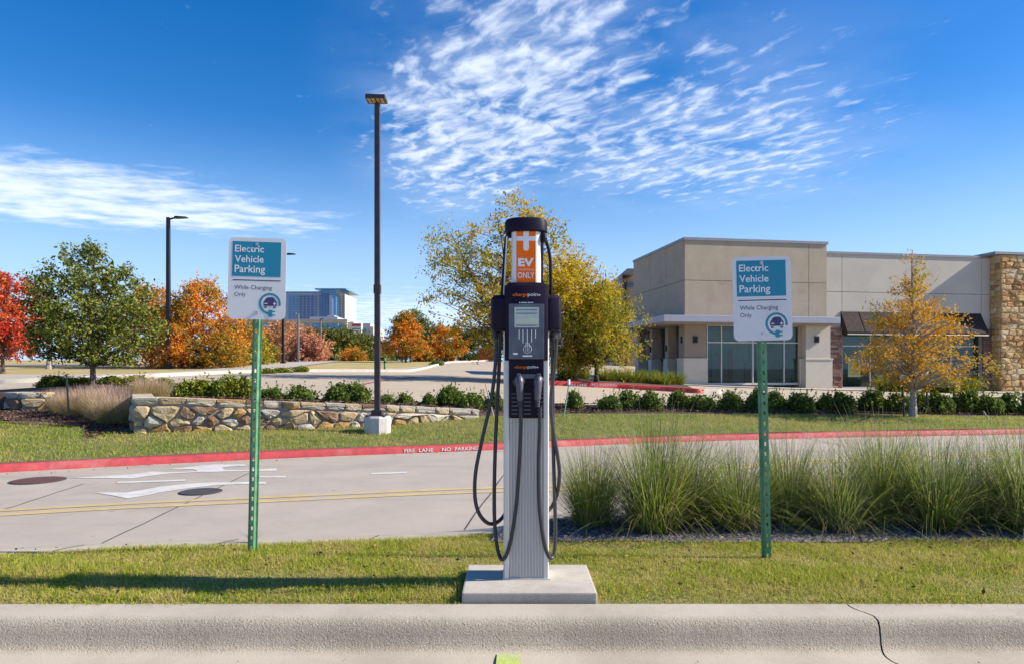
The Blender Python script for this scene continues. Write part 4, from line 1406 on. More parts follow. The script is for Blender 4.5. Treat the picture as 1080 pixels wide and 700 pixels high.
def rock(poly, c, at3, out, rng, rough=0.008):
    """stone with chamfered, slightly uneven face; at3(a, outward, b) gives the point"""
    n = len(poly)
    V = [at3(p[0], -0.03, p[1]) for p in poly] + [at3(p[0], out * 0.5, p[1]) for p in poly]
    V += [at3(c[0] + (p[0] - c[0]) * 0.82, out + rng.uniform(-rough, rough), c[1] + (p[1] - c[1]) * 0.80) for p in poly]
    V.append(at3(c[0], out + rng.uniform(0, rough * 1.5), c[1]))
    fs = [(r_ * n + k, r_ * n + (k + 1) % n, r_ * n + n + (k + 1) % n, r_ * n + n + k) for r_ in range(2) for k in range(n)]
    fs += [(2 * n + k, 2 * n + (k + 1) % n, 3 * n) for k in range(n)]
    return MB().add(V, fs)


def stone_wall(name, label, line, zbase, ztop, seed, thick=0.28):
    rng = random.Random(seed)
    line = [tuple(p) for p in line]
    d = [0.0]
    for a, b in zip(line[:-1], line[1:]):
        d.append(d[-1] + math.hypot(b[0] - a[0], b[1] - a[1]))
    tot = d[-1]
    def at(s, out, z):
        s = min(max(s, 0), tot)
        x = np.interp(s, d, [p[0] for p in line])
        y = np.interp(s, d, [p[1] for p in line])
        x2 = np.interp(min(tot, s + 0.15), d, [p[0] for p in line]); y2 = np.interp(min(tot, s + 0.15), d, [p[1] for p in line])
        x1 = np.interp(max(0, s - 0.15), d, [p[0] for p in line]); y1 = np.interp(max(0, s - 0.15), d, [p[1] for p in line])
        t = np.array([x2 - x1, y2 - y1]); t /= np.linalg.norm(t)
        return (x + t[1] * out, y - t[0] * out, z)
    org = (line[0][0], line[0][1], zbase(0))
    t = thing(name, label, 'stone wall', org)
    sub = lambda p: (p[0] - org[0], p[1] - org[1], p[2] - org[2])
    # mortar core
    n = 60
    mb = MB()
    vs = []
    for i in range(n + 1):
        s = tot * i / n
        zb, zt = zbase(s) - 0.25, ztop(s) - 0.05
        vs += [sub(at(s, 0, zb)), sub(at(s, 0, zt)), sub(at(s, -thick, zt)), sub(at(s, -thick, zb))]
    fs = []
    for i in range(n):
        for k in range(4):
            fs.append((i * 4 + k, i * 4 + (k + 1) % 4, (i + 1) * 4 + (k + 1) % 4, (i + 1) * 4 + k))
    fs += [(0, 1, 2, 3), (n * 4, n * 4 + 1, n * 4 + 2, n * 4 + 3)]
    mb.add(vs, fs).build('core', M_mortar, t)
    def stone(s0, s1, h0, h1, out, wts):
        """irregular rounded stone between wall positions, heights as fractions of wall height"""
        g = 0.013
        c = [(s0 + g, h0), (s1 - g, h0), (s1 - g, h1), (s0 + g, h1)]
        poly = []
        w_, h_ = s1 - s0, 0.16
        for i in range(4):
            p = c[i]; q = c[(i + 1) % 4]
            for f in (0.17, 0.5, 0.83):
                poly.append([p[0] + (q[0] - p[0]) * f, p[1] + (q[1] - p[1]) * f])
        pts = []
        for (s, h) in poly:
            zb, zt = zbase(s) - 0.04, ztop(s) - 0.115
            z = zb + (zt - zb) * h if h <= 1 else zt + (h - 1) * 0.115
            pts.append([s + rng.uniform(-0.018, 0.018), z + rng.uniform(-0.011, 0.011)])
        sc = sum(p[0] for p in pts) / 12; zc = sum(p[1] for p in pts) / 12
        for p in pts:                                   # mortar gap
            p[1] += 0.011 if p[1] < zc else -0.011
        V = [sub(at(p[0], -0.02, p[1])) for p in pts]
        V += [sub(at(p[0], out * 0.6, p[1])) for p in pts]
        V += [sub(at(sc + (p[0] - sc) * 0.80, out + rng.uniform(-0.008, 0.008), zc + (p[1] - zc) * 0.76)) for p in pts]
        V.append(sub(at(sc, out + rng.uniform(0, 0.014), zc)))
        fs = []
        for r_ in range(2):
            for k in range(12):
                fs.append((r_ * 12 + k, r_ * 12 + (k + 1) % 12, r_ * 12 + 12 + (k + 1) % 12, r_ * 12 + 12 + k))
        for k in range(12):
            fs.append((24 + k, 24 + (k + 1) % 12, 36))
        m_ = MB()
        m_.add(V, fs)
        m_.build('stone', rng.choices(ST, wts)[0], t)
    # rubble body: irregular stones, each cut to its neighbours
    seeds = []
    z_ = 0.06
    r_ = 0
    while z_ < 0.75:
        s = rng.uniform(0, 0.2)
        while s < tot:
            lim_ = ztop(s) - 0.125 - (zbase(s) - 0.04)
            if z_ < lim_ - 0.02:
                seeds.append((s + rng.uniform(-0.05, 0.05), z_ + rng.uniform(-0.035, 0.035)))
            s += rng.choice((0.15, 0.2, 0.24, 0.3, 0.36))
        z_ += 0.135
        r_ += 1
    for poly in voronoi_cells(seeds, (0, tot, 0, 0.8), 1.35):
        if len(poly) < 3:
            continue
        poly = [(a_, min(b_2, ztop(a_) - 0.118 - (zbase(a_) - 0.04))) for a_, b_2 in poly]
        if max(p[1] for p in poly) - min(p[1] for p in poly) < 0.03:
            continue
        pl, c = soften(poly, 0.013, rng, 0.007)
        rock(pl, c, lambda a_, o_, b_2: sub(at(a_, o_, zbase(a_) - 0.04 + b_2)), rng.uniform(0.028, 0.085), rng, 0.014).build('stone', rng.choices(ST, (3.2, 4.2, 2.6, 1.9, 2.0))[0], t)
    s = 0.0
    while s < tot - 0.05:                               # coping course
        w_ = min(rng.uniform(0.24, 0.46), tot - s)
        stone(s, s + w_, 1.0, 2.0, rng.uniform(0.03, 0.05), (5, 3, 1, 0.8, 4))
        m_ = MB()
        zt = ztop(s + w_ / 2)
        q = [(s + 0.008, 0.045), (s + w_ - 0.008, 0.045), (s + w_ - 0.008, -thick - 0.02), (s + 0.008, -thick - 0.02)]
        vs = [sub(at(a, b, ztop(a) - 0.045)) for a, b in q] + [sub(at(a, b, ztop(a) + rng.uniform(-0.004, 0.008))) for a, b in q]
        m_.add(vs, [(0, 3, 2, 1), (4, 5, 6, 7), (0, 1, 5, 4), (1, 2, 6, 5), (2, 3, 7, 6), (3, 0, 4, 7)])
        m_.build('cap_stone', rng.choices(ST, (3, 4, 1.2, 0.8, 4))[0], t, bevel=0.008)
        s += w_
    return t


wl = [p for p in WALL if PX(130, 10.6) < p[0] < PX(510, 12.7)]
wl[0] = (PX(141, 10.62), 10.62)
wls = [(p[0], p[1]) for p in resample(catmull([(a, b, 0) for a, b in wl], 6), 40)]
# return of the wall at its left end
ret = [(PX(146, 10.95) - 0.25, 12.3), (PX(146, 10.95) - 0.12, 11.3)]
wd_ = [0.0]
for a, b in zip(wls[:-1], wls[1:]):
    wd_.append(wd_[-1] + math.hypot(b[0] - a[0], b[1] - a[1]))
WT = wd_[-1]
def w_base(s):
    x = np.interp(s, wd_, [p[0] for p in wls]); y = np.interp(s, wd_, [p[1] for p in wls])
    return ZA(float(x), float(y) - 0.08)
def w_top(s):
    f = s / WT
    return float(np.interp(f, [0, 0.12, 0.4, 0.7, 1.0], [0.645, 0.635, 0.545, 0.455, 0.335]))
stone_wall('retaining_wall', 'long low stone retaining wall behind the light pole', wls, w_base, w_top, 3)
rl = [(wls[0][0] - 0.86, 12.2), (wls[0][0] - 0.06, 10.78)]
stone_wall('retaining_wall', 'short return of the stone retaining wall beside the pink grasses', rl, lambda s: 0.12, lambda s: 0.645, 5, 0.25)
l2 = [(PX(4, 13.55), 13.62), (PX(26, 13.5), 13.5), (PX(48, 13.5), 13.58)]
stone_wall('retaining_wall', 'small stone wall at far left beyond the mulch bed', l2, lambda s: 0.22, lambda s: 0.62, 8)

# ------------------------------------------------------------------ light poles
def square_pole(name, label, x, y, z0, zt, wdt, m, taper=0.85):
    t = thing(name, label, 'light pole', (x, y, z0))
    h = zt - z0
    mb = MB()
    mb.add([(-wdt, -wdt, 0), (wdt, -wdt, 0), (wdt, wdt, 0), (-wdt, wdt, 0)] + [(sx * wdt * taper, sy * wdt * taper, h) for sx, sy in ((-1, -1), (1, -1), (1, 1), (-1, 1))],
           [(0, 3, 2, 1), (4, 5, 6, 7), (0, 1, 5, 4), (1, 2, 6, 5), (2, 3, 7, 6), (3, 0, 4, 7)])
    mb.build('shaft', m, t, bevel=0.006)
    return t, h


D = 11.15
x0, _, zb = P(398, 457, D)
zt = P(398, 108, D)[2]
lp, h = square_pole('light_pole', 'tall dark bronze light pole on a round concrete base before the stone wall', x0, D, zb, zt, 0.045, M_pole, 0.92)
M_fix = mat('luminaire_bronze', (0.05, 0.035, 0.03), 0.4, 0.2, 10)
b = MB()
b.lathe([(0.215, -0.3), (0.222, 0.26), (0.212, 0.285), (0.19, 0.295)], 0, 0, 10)
b.build('concrete_base', mat('pole_base_concrete', (0.52, 0.49, 0.46), 0.9, 0.1, 9, 0.3, 80, stain=(0.40, 0.30, 0.2), stain_scale=4), lp)
MB().box(-0.16, 0.16, -0.16, 0.16, 0.295, 0.315).box(-0.085, 0.085, -0.085, 0.085, 0.315, 0.39).build('base_plate', M_pole, lp, bevel=0.004)
for sx in (-1, 1):
    for sy in (-1, 1):
        MB().lathe([(0.016, 0.315), (0.016, 0.35)], sx * 0.125, sy * 0.125, 6).build('anchor_nut', M_steel, lp)
hz = P(398, 302, D)[2] - zb
MB().box(-0.054, 0.054, -0.054, 0.054, hz - 0.12, hz + 0.02).box(-0.05, 0.05, -0.062, -0.054, hz - 0.05, hz - 0.01).build('collar', M_pole, lp, bevel=0.003)
lum = MB().prism([(-0.16, h - 0.012), (0.16, h - 0.012), (0.155, h + 0.05), (-0.155, h + 0.06)], -0.20, 0.06, 'y').build('luminaire', M_fix, lp, bevel=0.006)
M_lens = mat('lens_amber', (0.62, 0.42, 0.16), 0.25, 0.3, 30)
for i in range(4):
    for j in range(2):
        xx = -0.125 + 0.068 * i
        MB().box(xx, xx + 0.046, -0.185 + 0.1 * j, -0.11 + 0.1 * j, h - 0.022, h - 0.011).build('lens', M_lens, lum)


def arm_pole(label, px, py0, py1, D, m, arm_px, wdt=0.06, arm=True, both=False):
    x, _, zt_ = P(px, py1, D)
    z0 = ZB(x, D)
    t, h_ = square_pole('light_pole', label, x, D, z0 - 0.05, zt_, wdt, m, 0.8)
    MB().box(-wdt * 1.8, wdt * 1.8, -wdt * 1.8, wdt * 1.8, 0.0, 0.18).build('base_plate', m, t)
    L = arm_px / F * D
    MB().tube([(0, 0, h_ - 0.12), (L * 0.25, 0, h_ - 0.04), (L * 0.45, 0, h_ - 0.03)], wdt * 0.5, 6).build('arm', m, t)
    MB().prism([(L * 0.38, h_ - 0.06), (L, h_ - 0.03), (L, h_ + 0.01), (L * 0.5, h_ + 0.05), (L * 0.38, h_ + 0.04)], -0.16, 0.16, 'y').build('luminaire', m, t)
    return t


arm_pole('tall black light pole with short arm between the green and orange trees', 177.5, 385, 229.5, 36, M_poleblk, 20, 0.10)
arm_pole('black light pole rising behind the left sign panel', 298.5, 378, 268, 48, M_poleblk, 13, 0.085)
arm_pole('grey light pole before the brown-leaved trees right of the left sign', 314.5, 380, 331, 60, M_polegrey, -5, 0.08)
arm_pole('grey light pole before the wide green tree', 338, 379, 336, 64, M_polegrey, 4.5, 0.08)

# ------------------------------------------------------------------ trees
BARK = mat('bark', (0.13, 0.10, 0.08), 0.95, 0.3, 14, 1.0, 40)
BARKP = mat('bark_pale', (0.36, 0.32, 0.29), 0.9, 0.25, 14, 1.0, 40, stain=(0.2, 0.16, 0.13), stain_scale=5)
BARKD = mat('bark_dark', (0.06, 0.048, 0.04), 0.95, 0.3, 14, 1.0, 40)


def make_tree(name, label, base, H, th, Rr, prof_, K, per, leaf, lm, bark=BARK, tr=0.06, sig=0.22, seed=1, ry=None, group=None, lean=(0, 0), aspect=0.5, droop=0.0, top=0.95, shell=0.5, multi=1, flat=0.75, zmin=None, lump=0.28, dens=1.25, ls=0.88):
    rng = np.random.default_rng(seed)
    t = thing(name, label, 'tree', base, group=group)
    ry = ry or Rr
    mb = MB()
    stems = []
    for q in range(multi):
        ax = (0, 0) if multi == 1 else (0.22 * Rr * math.cos(q * 2.4 + 0.6), 0.22 * Rr * math.sin(q * 2.4 + 0.6))
        pts, rad = [], []
        for k in range(9):
            f = k / 8
            pts.append((lean[0] * f + ax[0] * f * 1.3 + 0.02 * H * 0.5 * math.sin(f * 5 + seed + q) * f, lean[1] * f + ax[1] * f * 1.3 + 0.015 * H * 0.5 * math.cos(f * 4 + seed) * f, H * top * f - 0.1 * (1 - f)))
            rad.append(tr * (1.35 if k == 0 else 1) * (1 - 0.88 * f) / (multi ** 0.3))
        mb.tube(pts, rad, 8)
        stems.append(np.array(pts))
    mb.build('trunk', bark, t, smooth=True)
    ph = rng.uniform(0, 6.28, 4)
    cs_ = []
    while len(cs_) < K:
        f = rng.uniform(0, 1)
        pr_ = prof_(f)
        if rng.uniform(0, 1) > pr_:
            continue
        a = rng.uniform(0, 6.28)
        rr = rng.uniform(0, 1) ** shell
        lumpf = 1 + lump * (math.sin(3 * a + ph[0] + 5 * f) * 0.5 + math.sin(5 * a + ph[1] - 9 * f) * 0.35 + math.sin(11 * f + ph[2] + 2 * a) * 0.4)
        z_ = th + (H - th) * f
        cs_.append((lean[0] * z_ / H + Rr * pr_ * rr * lumpf * math.cos(a), lean[1] * z_ / H + ry * pr_ * rr * lumpf * math.sin(a), z_ + rng.normal(0, 0.03 * H)))
    cs_ = np.array(cs_)
    lim = MB()
    tips = []
    for i, c in enumerate(cs_):
        st = stems[i % len(stems)]
        hor = math.hypot(c[0] - lean[0] * c[2] / H, c[1] - lean[1] * c[2] / H)
        z0 = max(th * 0.75, min(c[2] - 0.12 * H * 0.3, c[2] - hor * 0.55))
        z0 = min(z0, H * top * 0.97)
        p0 = np.array([np.interp(z0, st[:, 2], st[:, k]) for k in range(3)])
        mid = p0 * 0.45 + c * 0.55 + np.array([0, 0, 0.06 * hor]) + rng.normal(0, 0.03 * H * 0.4, 3)
        if i % 2 == 0 or hor > 0.5 * Rr:
            r0 = max(0.006, tr * 0.34 * (1 - 0.75 * z0 / H))
            lim.tube([tuple(p0), tuple(p0 * 0.7 + mid * 0.3 + np.array([0, 0, 0.01 * H])), tuple(mid), tuple(c)], [r0, r0 * 0.75, r0 * 0.45, 0.004], 4, False)
    tag(lim.build('limbs', bark, t), kind='stuff')
    # leaves strung along short twigs round every branch end
    tw_n = 6
    pk = max(1, int(per * dens / tw_n))
    kk = K * tw_n
    td = unit(kk, rng)
    base_c = np.repeat(cs_, tw_n, axis=0)
    outd = base_c - np.array([lean[0] * 0.5, lean[1] * 0.5, th + 0.35 * (H - th)])
    outd /= np.linalg.norm(outd, axis=1)[:, None] + 1e-6
    td = td + outd * 0.55
    td[:, 2] *= flat
    td[:, 2] -= droop * 0.5
    td /= np.linalg.norm(td, axis=1)[:, None] + 1e-6
    tl = sig * rng.uniform(1.0, 2.8, kk)
    s_ = rng.uniform(0.0, 1.0, (kk, pk)) ** 0.8
    C = base_c[:, None] + td[:, None] * (tl[:, None] * s_)[..., None] + rng.normal(0, 1, (kk, pk, 3)) * (sig * 0.26)
    C = C.reshape(-1, 3)
    n = len(C)
    if zmin is not None:
        C[:, 2] = np.maximum(C[:, 2], zmin + rng.uniform(0, 0.3, n))
    V, Fq = leaf_quads(C, leaf * ls, rng, aspect, droop=droop)
    obj_np('crown', V, Fq, lm, t)
    return t


oval = lambda f: max(0.05, math.sin(math.pi * min(1, f * 0.88 + 0.14)) ** 0.7)
round_ = lambda f: max(0.05, math.sqrt(max(0, 1 - (2 * f - 0.85) ** 2 / 1.35)))
cone = lambda f: max(0.03, (1 - f) ** 0.85 * (0.55 + 0.45 * min(1, f / 0.16)))
dome = lambda f: max(0.05, math.sqrt(max(0, 1 - f ** 2.2)))

L_oak = leafmat('oak_leaves', [(0.05, 0.075, 0.014), (0.10, 0.14, 0.02), (0.17, 0.21, 0.03), (0.25, 0.27, 0.05), (0.33, 0.31, 0.08)], [(0.14, 0.17, 0.02), (0.40, 0.21, 0.04), (0.21, 0.21, 0.035), (0.08, 0.10, 0.02)], 0.9, 0.33, 0.60, 0.70)
L_red = leafmat('red_leaves', [(0.297, 0.0162, 0.0135), (0.486, 0.0338, 0.0243), (0.621, 0.0675, 0.0338), (0.702, 0.162, 0.0675)], [(0.567, 0.135, 0.0405), (0.405, 0.0405, 0.0203), (0.675, 0.216, 0.081)], 0.9, 0.35)
L_org = leafmat('orange_leaves', [(0.675, 0.23, 0.0203), (0.75, 0.311, 0.0405), (0.594, 0.135, 0.0203), (0.75, 0.419, 0.0675)], [(0.243, 0.216, 0.0338), (0.405, 0.27, 0.0338), (0.135, 0.149, 0.027), (0.567, 0.243, 0.027)], 0.55, 0.35, 0.47, 0.56)
L_brn = leafmat('brown_leaves', [(0.50, 0.25, 0.10), (0.60, 0.34, 0.16), (0.42, 0.19, 0.07), (0.66, 0.42, 0.2)], [(0.54, 0.26, 0.12), (0.60, 0.30, 0.16), (0.46, 0.22, 0.09)], 0.25, 0.3)
L_pink = leafmat('pink_brown_leaves', [(0.50, 0.20, 0.12), (0.58, 0.27, 0.16), (0.42, 0.15, 0.09), (0.60, 0.34, 0.2)], None, trans=0.3)
L_yel = leafmat('yellow_leaves', [(0.459, 0.324, 0.0162), (0.621, 0.446, 0.0243), (0.351, 0.297, 0.0243), (0.729, 0.54, 0.0473), (0.54, 0.311, 0.0162)], [(0.162, 0.189, 0.027), (0.297, 0.27, 0.027), (0.108, 0.135, 0.027), (0.459, 0.365, 0.027)], 0.45, 0.4, 0.50, 0.62)
L_ygr = leafmat('yellow_green_leaves', [(0.162, 0.189, 0.0243), (0.27, 0.27, 0.0297), (0.405, 0.351, 0.0338), (0.108, 0.135, 0.0243)], [(0.54, 0.405, 0.027), (0.405, 0.338, 0.0338), (0.621, 0.459, 0.0405)], 0.5, 0.4, 0.48, 0.62)
L_grn = leafmat('mid_green_leaves', [(0.0473, 0.0743, 0.0216), (0.081, 0.115, 0.027), (0.135, 0.162, 0.0405), (0.203, 0.216, 0.054)], [(0.216, 0.216, 0.0473), (0.108, 0.135, 0.0297), (0.297, 0.257, 0.0675)], 0.3, 0.3)
L_dgr = leafmat('dark_green_leaves', [(0.0243, 0.0378, 0.0189), (0.0405, 0.0607, 0.027), (0.0675, 0.0878, 0.0378), (0.101, 0.115, 0.054)], None, trans=0.2)
L_cyp = leafmat('cypress_leaves', [(0.675, 0.338, 0.027), (0.75, 0.459, 0.0405), (0.594, 0.23, 0.0203), (0.486, 0.338, 0.0405)], [(0.351, 0.311, 0.0338), (0.23, 0.23, 0.0405), (0.648, 0.446, 0.0405)], 0.75, 0.35, 0.48, 0.60)


def base_at(px, D, py=None):
    x = PX(px, D)
    return (x, D, (P(px, py, D)[2] if py else ZB(x, D)))


def hgt(py, D, base):
    return P(0, py, D)[2] - base[2]


# the oak in the left bed
D = 15.0
b_ = base_at(98, D, 408)
make_tree('oak_tree', 'small dense dark green oak tree in the left mulch bed', b_, hgt(266, D, b_), 0.58, 1.22, lambda f: max(0.05, math.sin(math.pi * min(1, 0.2 + 0.78 * f)) ** 0.75), 230, 75, 0.085, L_oak, BARK, 0.065, 0.15, 21, lump=0.22, zmin=0.40)
# red trees far left
D = 30.0
b_ = base_at(3, D)
make_tree('red_oak_tree', 'bright red autumn tree at the left edge', b_, hgt(291, D, b_), 0.9, 1.62, round_, 170, 75, 0.15, L_red, BARK, 0.08, 0.22, 22)
D = 40.0
b_ = base_at(-35, D)
make_tree('red_oak_tree', 'red autumn tree cut off by the left edge, behind the bright one', b_, hgt(300, D, b_), 0.9, 2.0, round_, 120, 70, 0.18, L_red, BARK, 0.09, 0.3, 23)
D = 36.0
b_ = base_at(52, D)
make_tree('bare_tree', 'thin nearly bare tree between the red tree and the green oak', b_, hgt(292, D, b_), 1.5, 1.3, oval, 70, 5, 0.10, L_brn, BARKP, 0.13, 0.25, 24)
# orange trees behind the left sign
D = 40.0
b_ = base_at(160, D)
make_tree('maple_tree', 'orange and green autumn tree just left of the black light pole', b_, hgt(307, D, b_), 0.7, 2.0, round_, 130, 75, 0.17, L_org, BARK, 0.1, 0.3, 25)
D = 38.0
b_ = base_at(215, D)
make_tree('maple_tree', 'broad orange autumn tree right of the black light pole', b_, hgt(303, D, b_), 0.1, 2.55, dome, 240, 80, 0.17, L_org, BARK, 0.1, 0.32, 26)
D = 44.0
b_ = base_at(258, D)
make_tree('maple_tree', 'low yellow-green tree behind the left sign post', b_, hgt(345, D, b_), 0.1, 1.9, dome, 100, 70, 0.2, L_ygr, BARK, 0.08, 0.3, 27)
# brown hedge trees
for i, (px, py, D, rx, lm, lb) in enumerate(((292, 343, 66, 2.6, L_brn, 'tan-brown leaved tree just right of the left sign post'), (316, 345, 70, 2.5, L_brn, 'tan-brown leaved tree behind the grey light pole'),
                                             (326, 357, 62, 1.6, L_pink, 'low pinkish brown tree beside the wide green tree'))):
    b_ = base_at(px, D)
    make_tree('autumn_tree', lb, b_, hgt(py, D, b_), 0.1, rx, dome, 120, 65, 0.26, lm, BARK, 0.1, 0.38, 30 + i)
for i, (px, py, D, rx, lb) in enumerate(((342, 349, 72, 3.0, 'wide mid-green tree left of the tall pole, its left half'), (366, 350, 74, 3.4, 'wide mid-green tree left of the tall pole, its right half'), (388, 356, 76, 2.2, 'small green tree close left of the tall pole'))):
    b_ = base_at(px, D)
    make_tree('green_tree', lb, b_, hgt(py, D, b_), 0.1, rx, dome, 130, 65, 0.28, L_grn, BARK, 0.1, 0.42, 40 + i)
b_ = base_at(372, 68)
make_tree('autumn_tree', 'very low orange tree before the wide green trees', b_, hgt(369, 68, b_), 0.2, 1.2, dome, 50, 60, 0.2, L_org, BARK, 0.06, 0.3, 44)
# orange trees right of the pole
D = 58.0
b_ = base_at(428, D, 381.5)
make_tree('maple_tree', 'orange autumn tree with stakes right of the tall pole', b_, hgt(334, D, b_), 0.8, 2.0, lambda f: max(0.04, (1 - f) ** 0.6 * (0.65 + 0.35 * min(1, f / 0.2))), 140, 70, 0.2, L_org, BARK, 0.08, 0.27, 45)
b_ = base_at(437, 85)
make_tree('green_tree', 'dark green tree behind the staked orange tree', b_, hgt(329, 85, b_), 0.8, 2.6, round_, 100, 60, 0.3, L_grn, BARK, 0.1, 0.4, 46)
D = 66.0
b_ = base_at(470, D)
make_tree('maple_tree', 'orange and yellow tree at the end of the lot left of the charger', b_, hgt(346, D, b_), 0.5, 1.9, round_, 120, 65, 0.22, L_org, BARK, 0.1, 0.3, 47)
b_ = base_at(450, 64)
make_tree('autumn_tree', 'low red-orange tree between the two orange trees', b_, hgt(367, 64, b_), 0.2, 1.1, dome, 50, 60, 0.2, L_org, BARK, 0.06, 0.25, 48)
for i, (px, py, D, rx) in enumerate(((453, 345, 95, 3.0), (492, 347, 92, 3.4), (404, 366, 90, 2.4))):
    b_ = base_at(px, D)
    make_tree('green_tree', ('dark bluish tree between the two orange trees in the distance', 'dark bluish tree left of the red box in the distance', 'dark distant tree close right of the tall pole')[i], b_, hgt(py, D, b_), 0.1, rx, dome, 90, 65, 0.34, L_dgr, BARKD, 0.1, 0.5, 50 + i)
# big yellow-green trees behind the charger
D = 24.0
b_ = base_at(548, D)
make_tree('elm_tree', 'large airy yellow and green tree right behind the charger', b_, hgt(219, D, b_), 1.15, 2.75, lambda f: max(0.05, math.sin(math.pi * min(1, 0.22 + 0.75 * f)) ** 0.85), 300, 56, 0.145, L_yel, BARK, 0.12, 0.27, 60, aspect=0.38, droop=0.5, shell=0.55, multi=3, lump=0.55)
D = 25.5
b_ = base_at(548, D)
make_tree('elm_tree', 'sparse grey-green tree reaching left of the charger', b_, hgt(236, D, b_), 1.4, 1.6, round_, 120, 34, 0.13, L_ygr, BARK, 0.09, 0.30, 61, aspect=0.36, droop=0.5, lump=0.45, lean=(-2.6, 0))
D = 23.5
b_ = base_at(607, D)
make_tree('elm_tree', 'yellow tree between the charger and the dark trunk', b_, hgt(279, D, b_), 0.75, 1.55, round_, 200, 75, 0.135, L_yel, BARK, 0.08, 0.27, 62, aspect=0.38, droop=0.5, lump=0.35)
D = 22.8
b_ = base_at(629, D, 404)
make_tree('elm_tree', 'yellow-green tree with a dark trunk in the red-kerbed island', b_, hgt(302, D, b_), 0.85, 1.5, round_, 140, 60, 0.12, L_ygr, BARKD, 0.085, 0.25, 63, aspect=0.36, droop=0.6, lump=0.4)
# bald cypress on the right lawn edge
D = 14.35
b_ = base_at(963, D, 441)
make_tree('cypress_tree', 'young orange bald cypress with pale trunk before the shop windows', b_, hgt(262, D, b_), 0.78, 1.5, lambda f: max(0.03, (1 - f) ** 1.15 * (0.62 + 0.38 * min(1, f / 0.15))), 330, 25, 0.088, L_cyp, BARKP, 0.075, 0.11, 70, aspect=0.28, shell=0.6, top=0.99, lump=0.35, flat=0.55)

# stakes of the young tree, lot post
for i, px in enumerate((424, 428.5, 433)):
    x = PX(px, 57.5 + 0.4 * (i % 2))
    y = 57.5 + 0.4 * (i % 2)
    MB().tube([(x, y, ZB(x, y) - 0.1), (x + 0.03, y, ZB(x, y) + 2.0)], 0.05, 6).build('tree_stake', M_iron, loc=(x, y, ZB(x, y))) and None
for i, o in enumerate([q for q in bpy.data.objects if q.name.startswith('tree_stake')]):
    tag(o, ('left', 'middle', 'right')[i] + ' one of three dark stakes under the staked orange tree', 'stake', 'stakes of the young tree')
x, y = PX(406, 33.6), 33.6
t = thing('bollard', 'short dark green marker post at the edge of the lot', 'bollard', (x, y, ZB(x, y)))
MB().lathe([(0.06, 0), (0.06, 0.6), (0.05, 0.66), (0.02, 0.68)], n=10).build('post', M_galv_green, t)
MB().lathe([(0.065, 0.45), (0.065, 0.52)], n=10).build('band', M_blk, t)

# ------------------------------------------------------------------ shrubs
L_shr = leafmat('shrub_leaves', [(0.05, 0.085, 0.016), (0.095, 0.145, 0.024), (0.15, 0.21, 0.035), (0.23, 0.29, 0.06)], [(0.16, 0.21, 0.035), (0.26, 0.28, 0.06), (0.10, 0.14, 0.03)], 2.5, 0.3, 0.5, 0.7, rough=0.4)
L_hed = leafmat('hedge_leaves', [(0.081, 0.121, 0.0162), (0.176, 0.216, 0.0216), (0.324, 0.324, 0.027), (0.486, 0.446, 0.0405), (0.0405, 0.0675, 0.0162)], [(0.0675, 0.115, 0.0162), (0.135, 0.176, 0.027), (0.27, 0.27, 0.027)], 1.1, 0.3, 0.45, 0.6)


def shrub_mesh(seed, n=1500, leaf=0.05, lm=None, lumps=9):
    rng = np.random.default_rng(seed)
    C = []
    cen = unit(lumps, rng) * rng.uniform(0.35, 0.66, lumps)[:, None]
    cen[0] = (0, 0, 0.45)
    cen[:, 2] = np.abs(cen[:, 2])
    for k in range(lumps):
        m = n // lumps
        d = unit(m, rng)
        r = 0.40 * rng.uniform(0.3, 1.05, m) ** 0.45
        C.append(cen[k] + d * r[:, None])
    C = np.concatenate(C)
    C = C[C[:, 2] > -0.05]
    # a few longer shoots
    s = unit(22, rng); s[:, 2] = np.abs(s[:, 2]) + 0.3
    s /= np.linalg.norm(s, axis=1)[:, None]
    sh = np.concatenate([s * (0.85 + 0.1 * k) for k in range(4)])
    C = np.concatenate([C, sh + rng.normal(0, 0.02, sh.shape)])
    C[:, 2] = np.clip(C[:, 2], 0.0, None)
    V, Fq = leaf_quads(C, leaf, rng, 0.55, up=0.2)
    stem = MB()
    for k in range(7):
        d = cen[k % lumps]
        stem.tube([(0.03 * math.cos(k), 0.03 * math.sin(k), -0.1), tuple(d * 0.5), tuple(d)], [0.02, 0.014, 0.006], 5, False)
    return mesh_np('foliage', V, Fq, lm), stem.mesh('stems', BARKD)


SHR = [shrub_mesh(200 + i, 4200, 0.15, L_shr, 15) for i in range(4)]
HED = [shrub_mesh(300 + i, 4200, 0.13, L_hed, 15) for i in range(3)]


def shrub(label, group, px, pyb, pyt, D, wpx, meshes, k, depth=None, z0=None):
    x = PX(px, D)
    zb_ = z0 if z0 is not None else ZB(x, D)
    h_ = (P(px, pyt, D)[2] - zb_)
    t = thing('shrub', label, 'shrub', (x, D, zb_), (0, 0, k * 1.7), group)
    wr = wpx / 2 / F * D / 0.92
    t.scale = (wr, wr, max(0.1, h_ / 0.98))
    f, s = meshes[k % len(meshes)]
    link(bpy.data.objects.new('foliage', f), t)
    link(bpy.data.objects.new('stems', s), t)


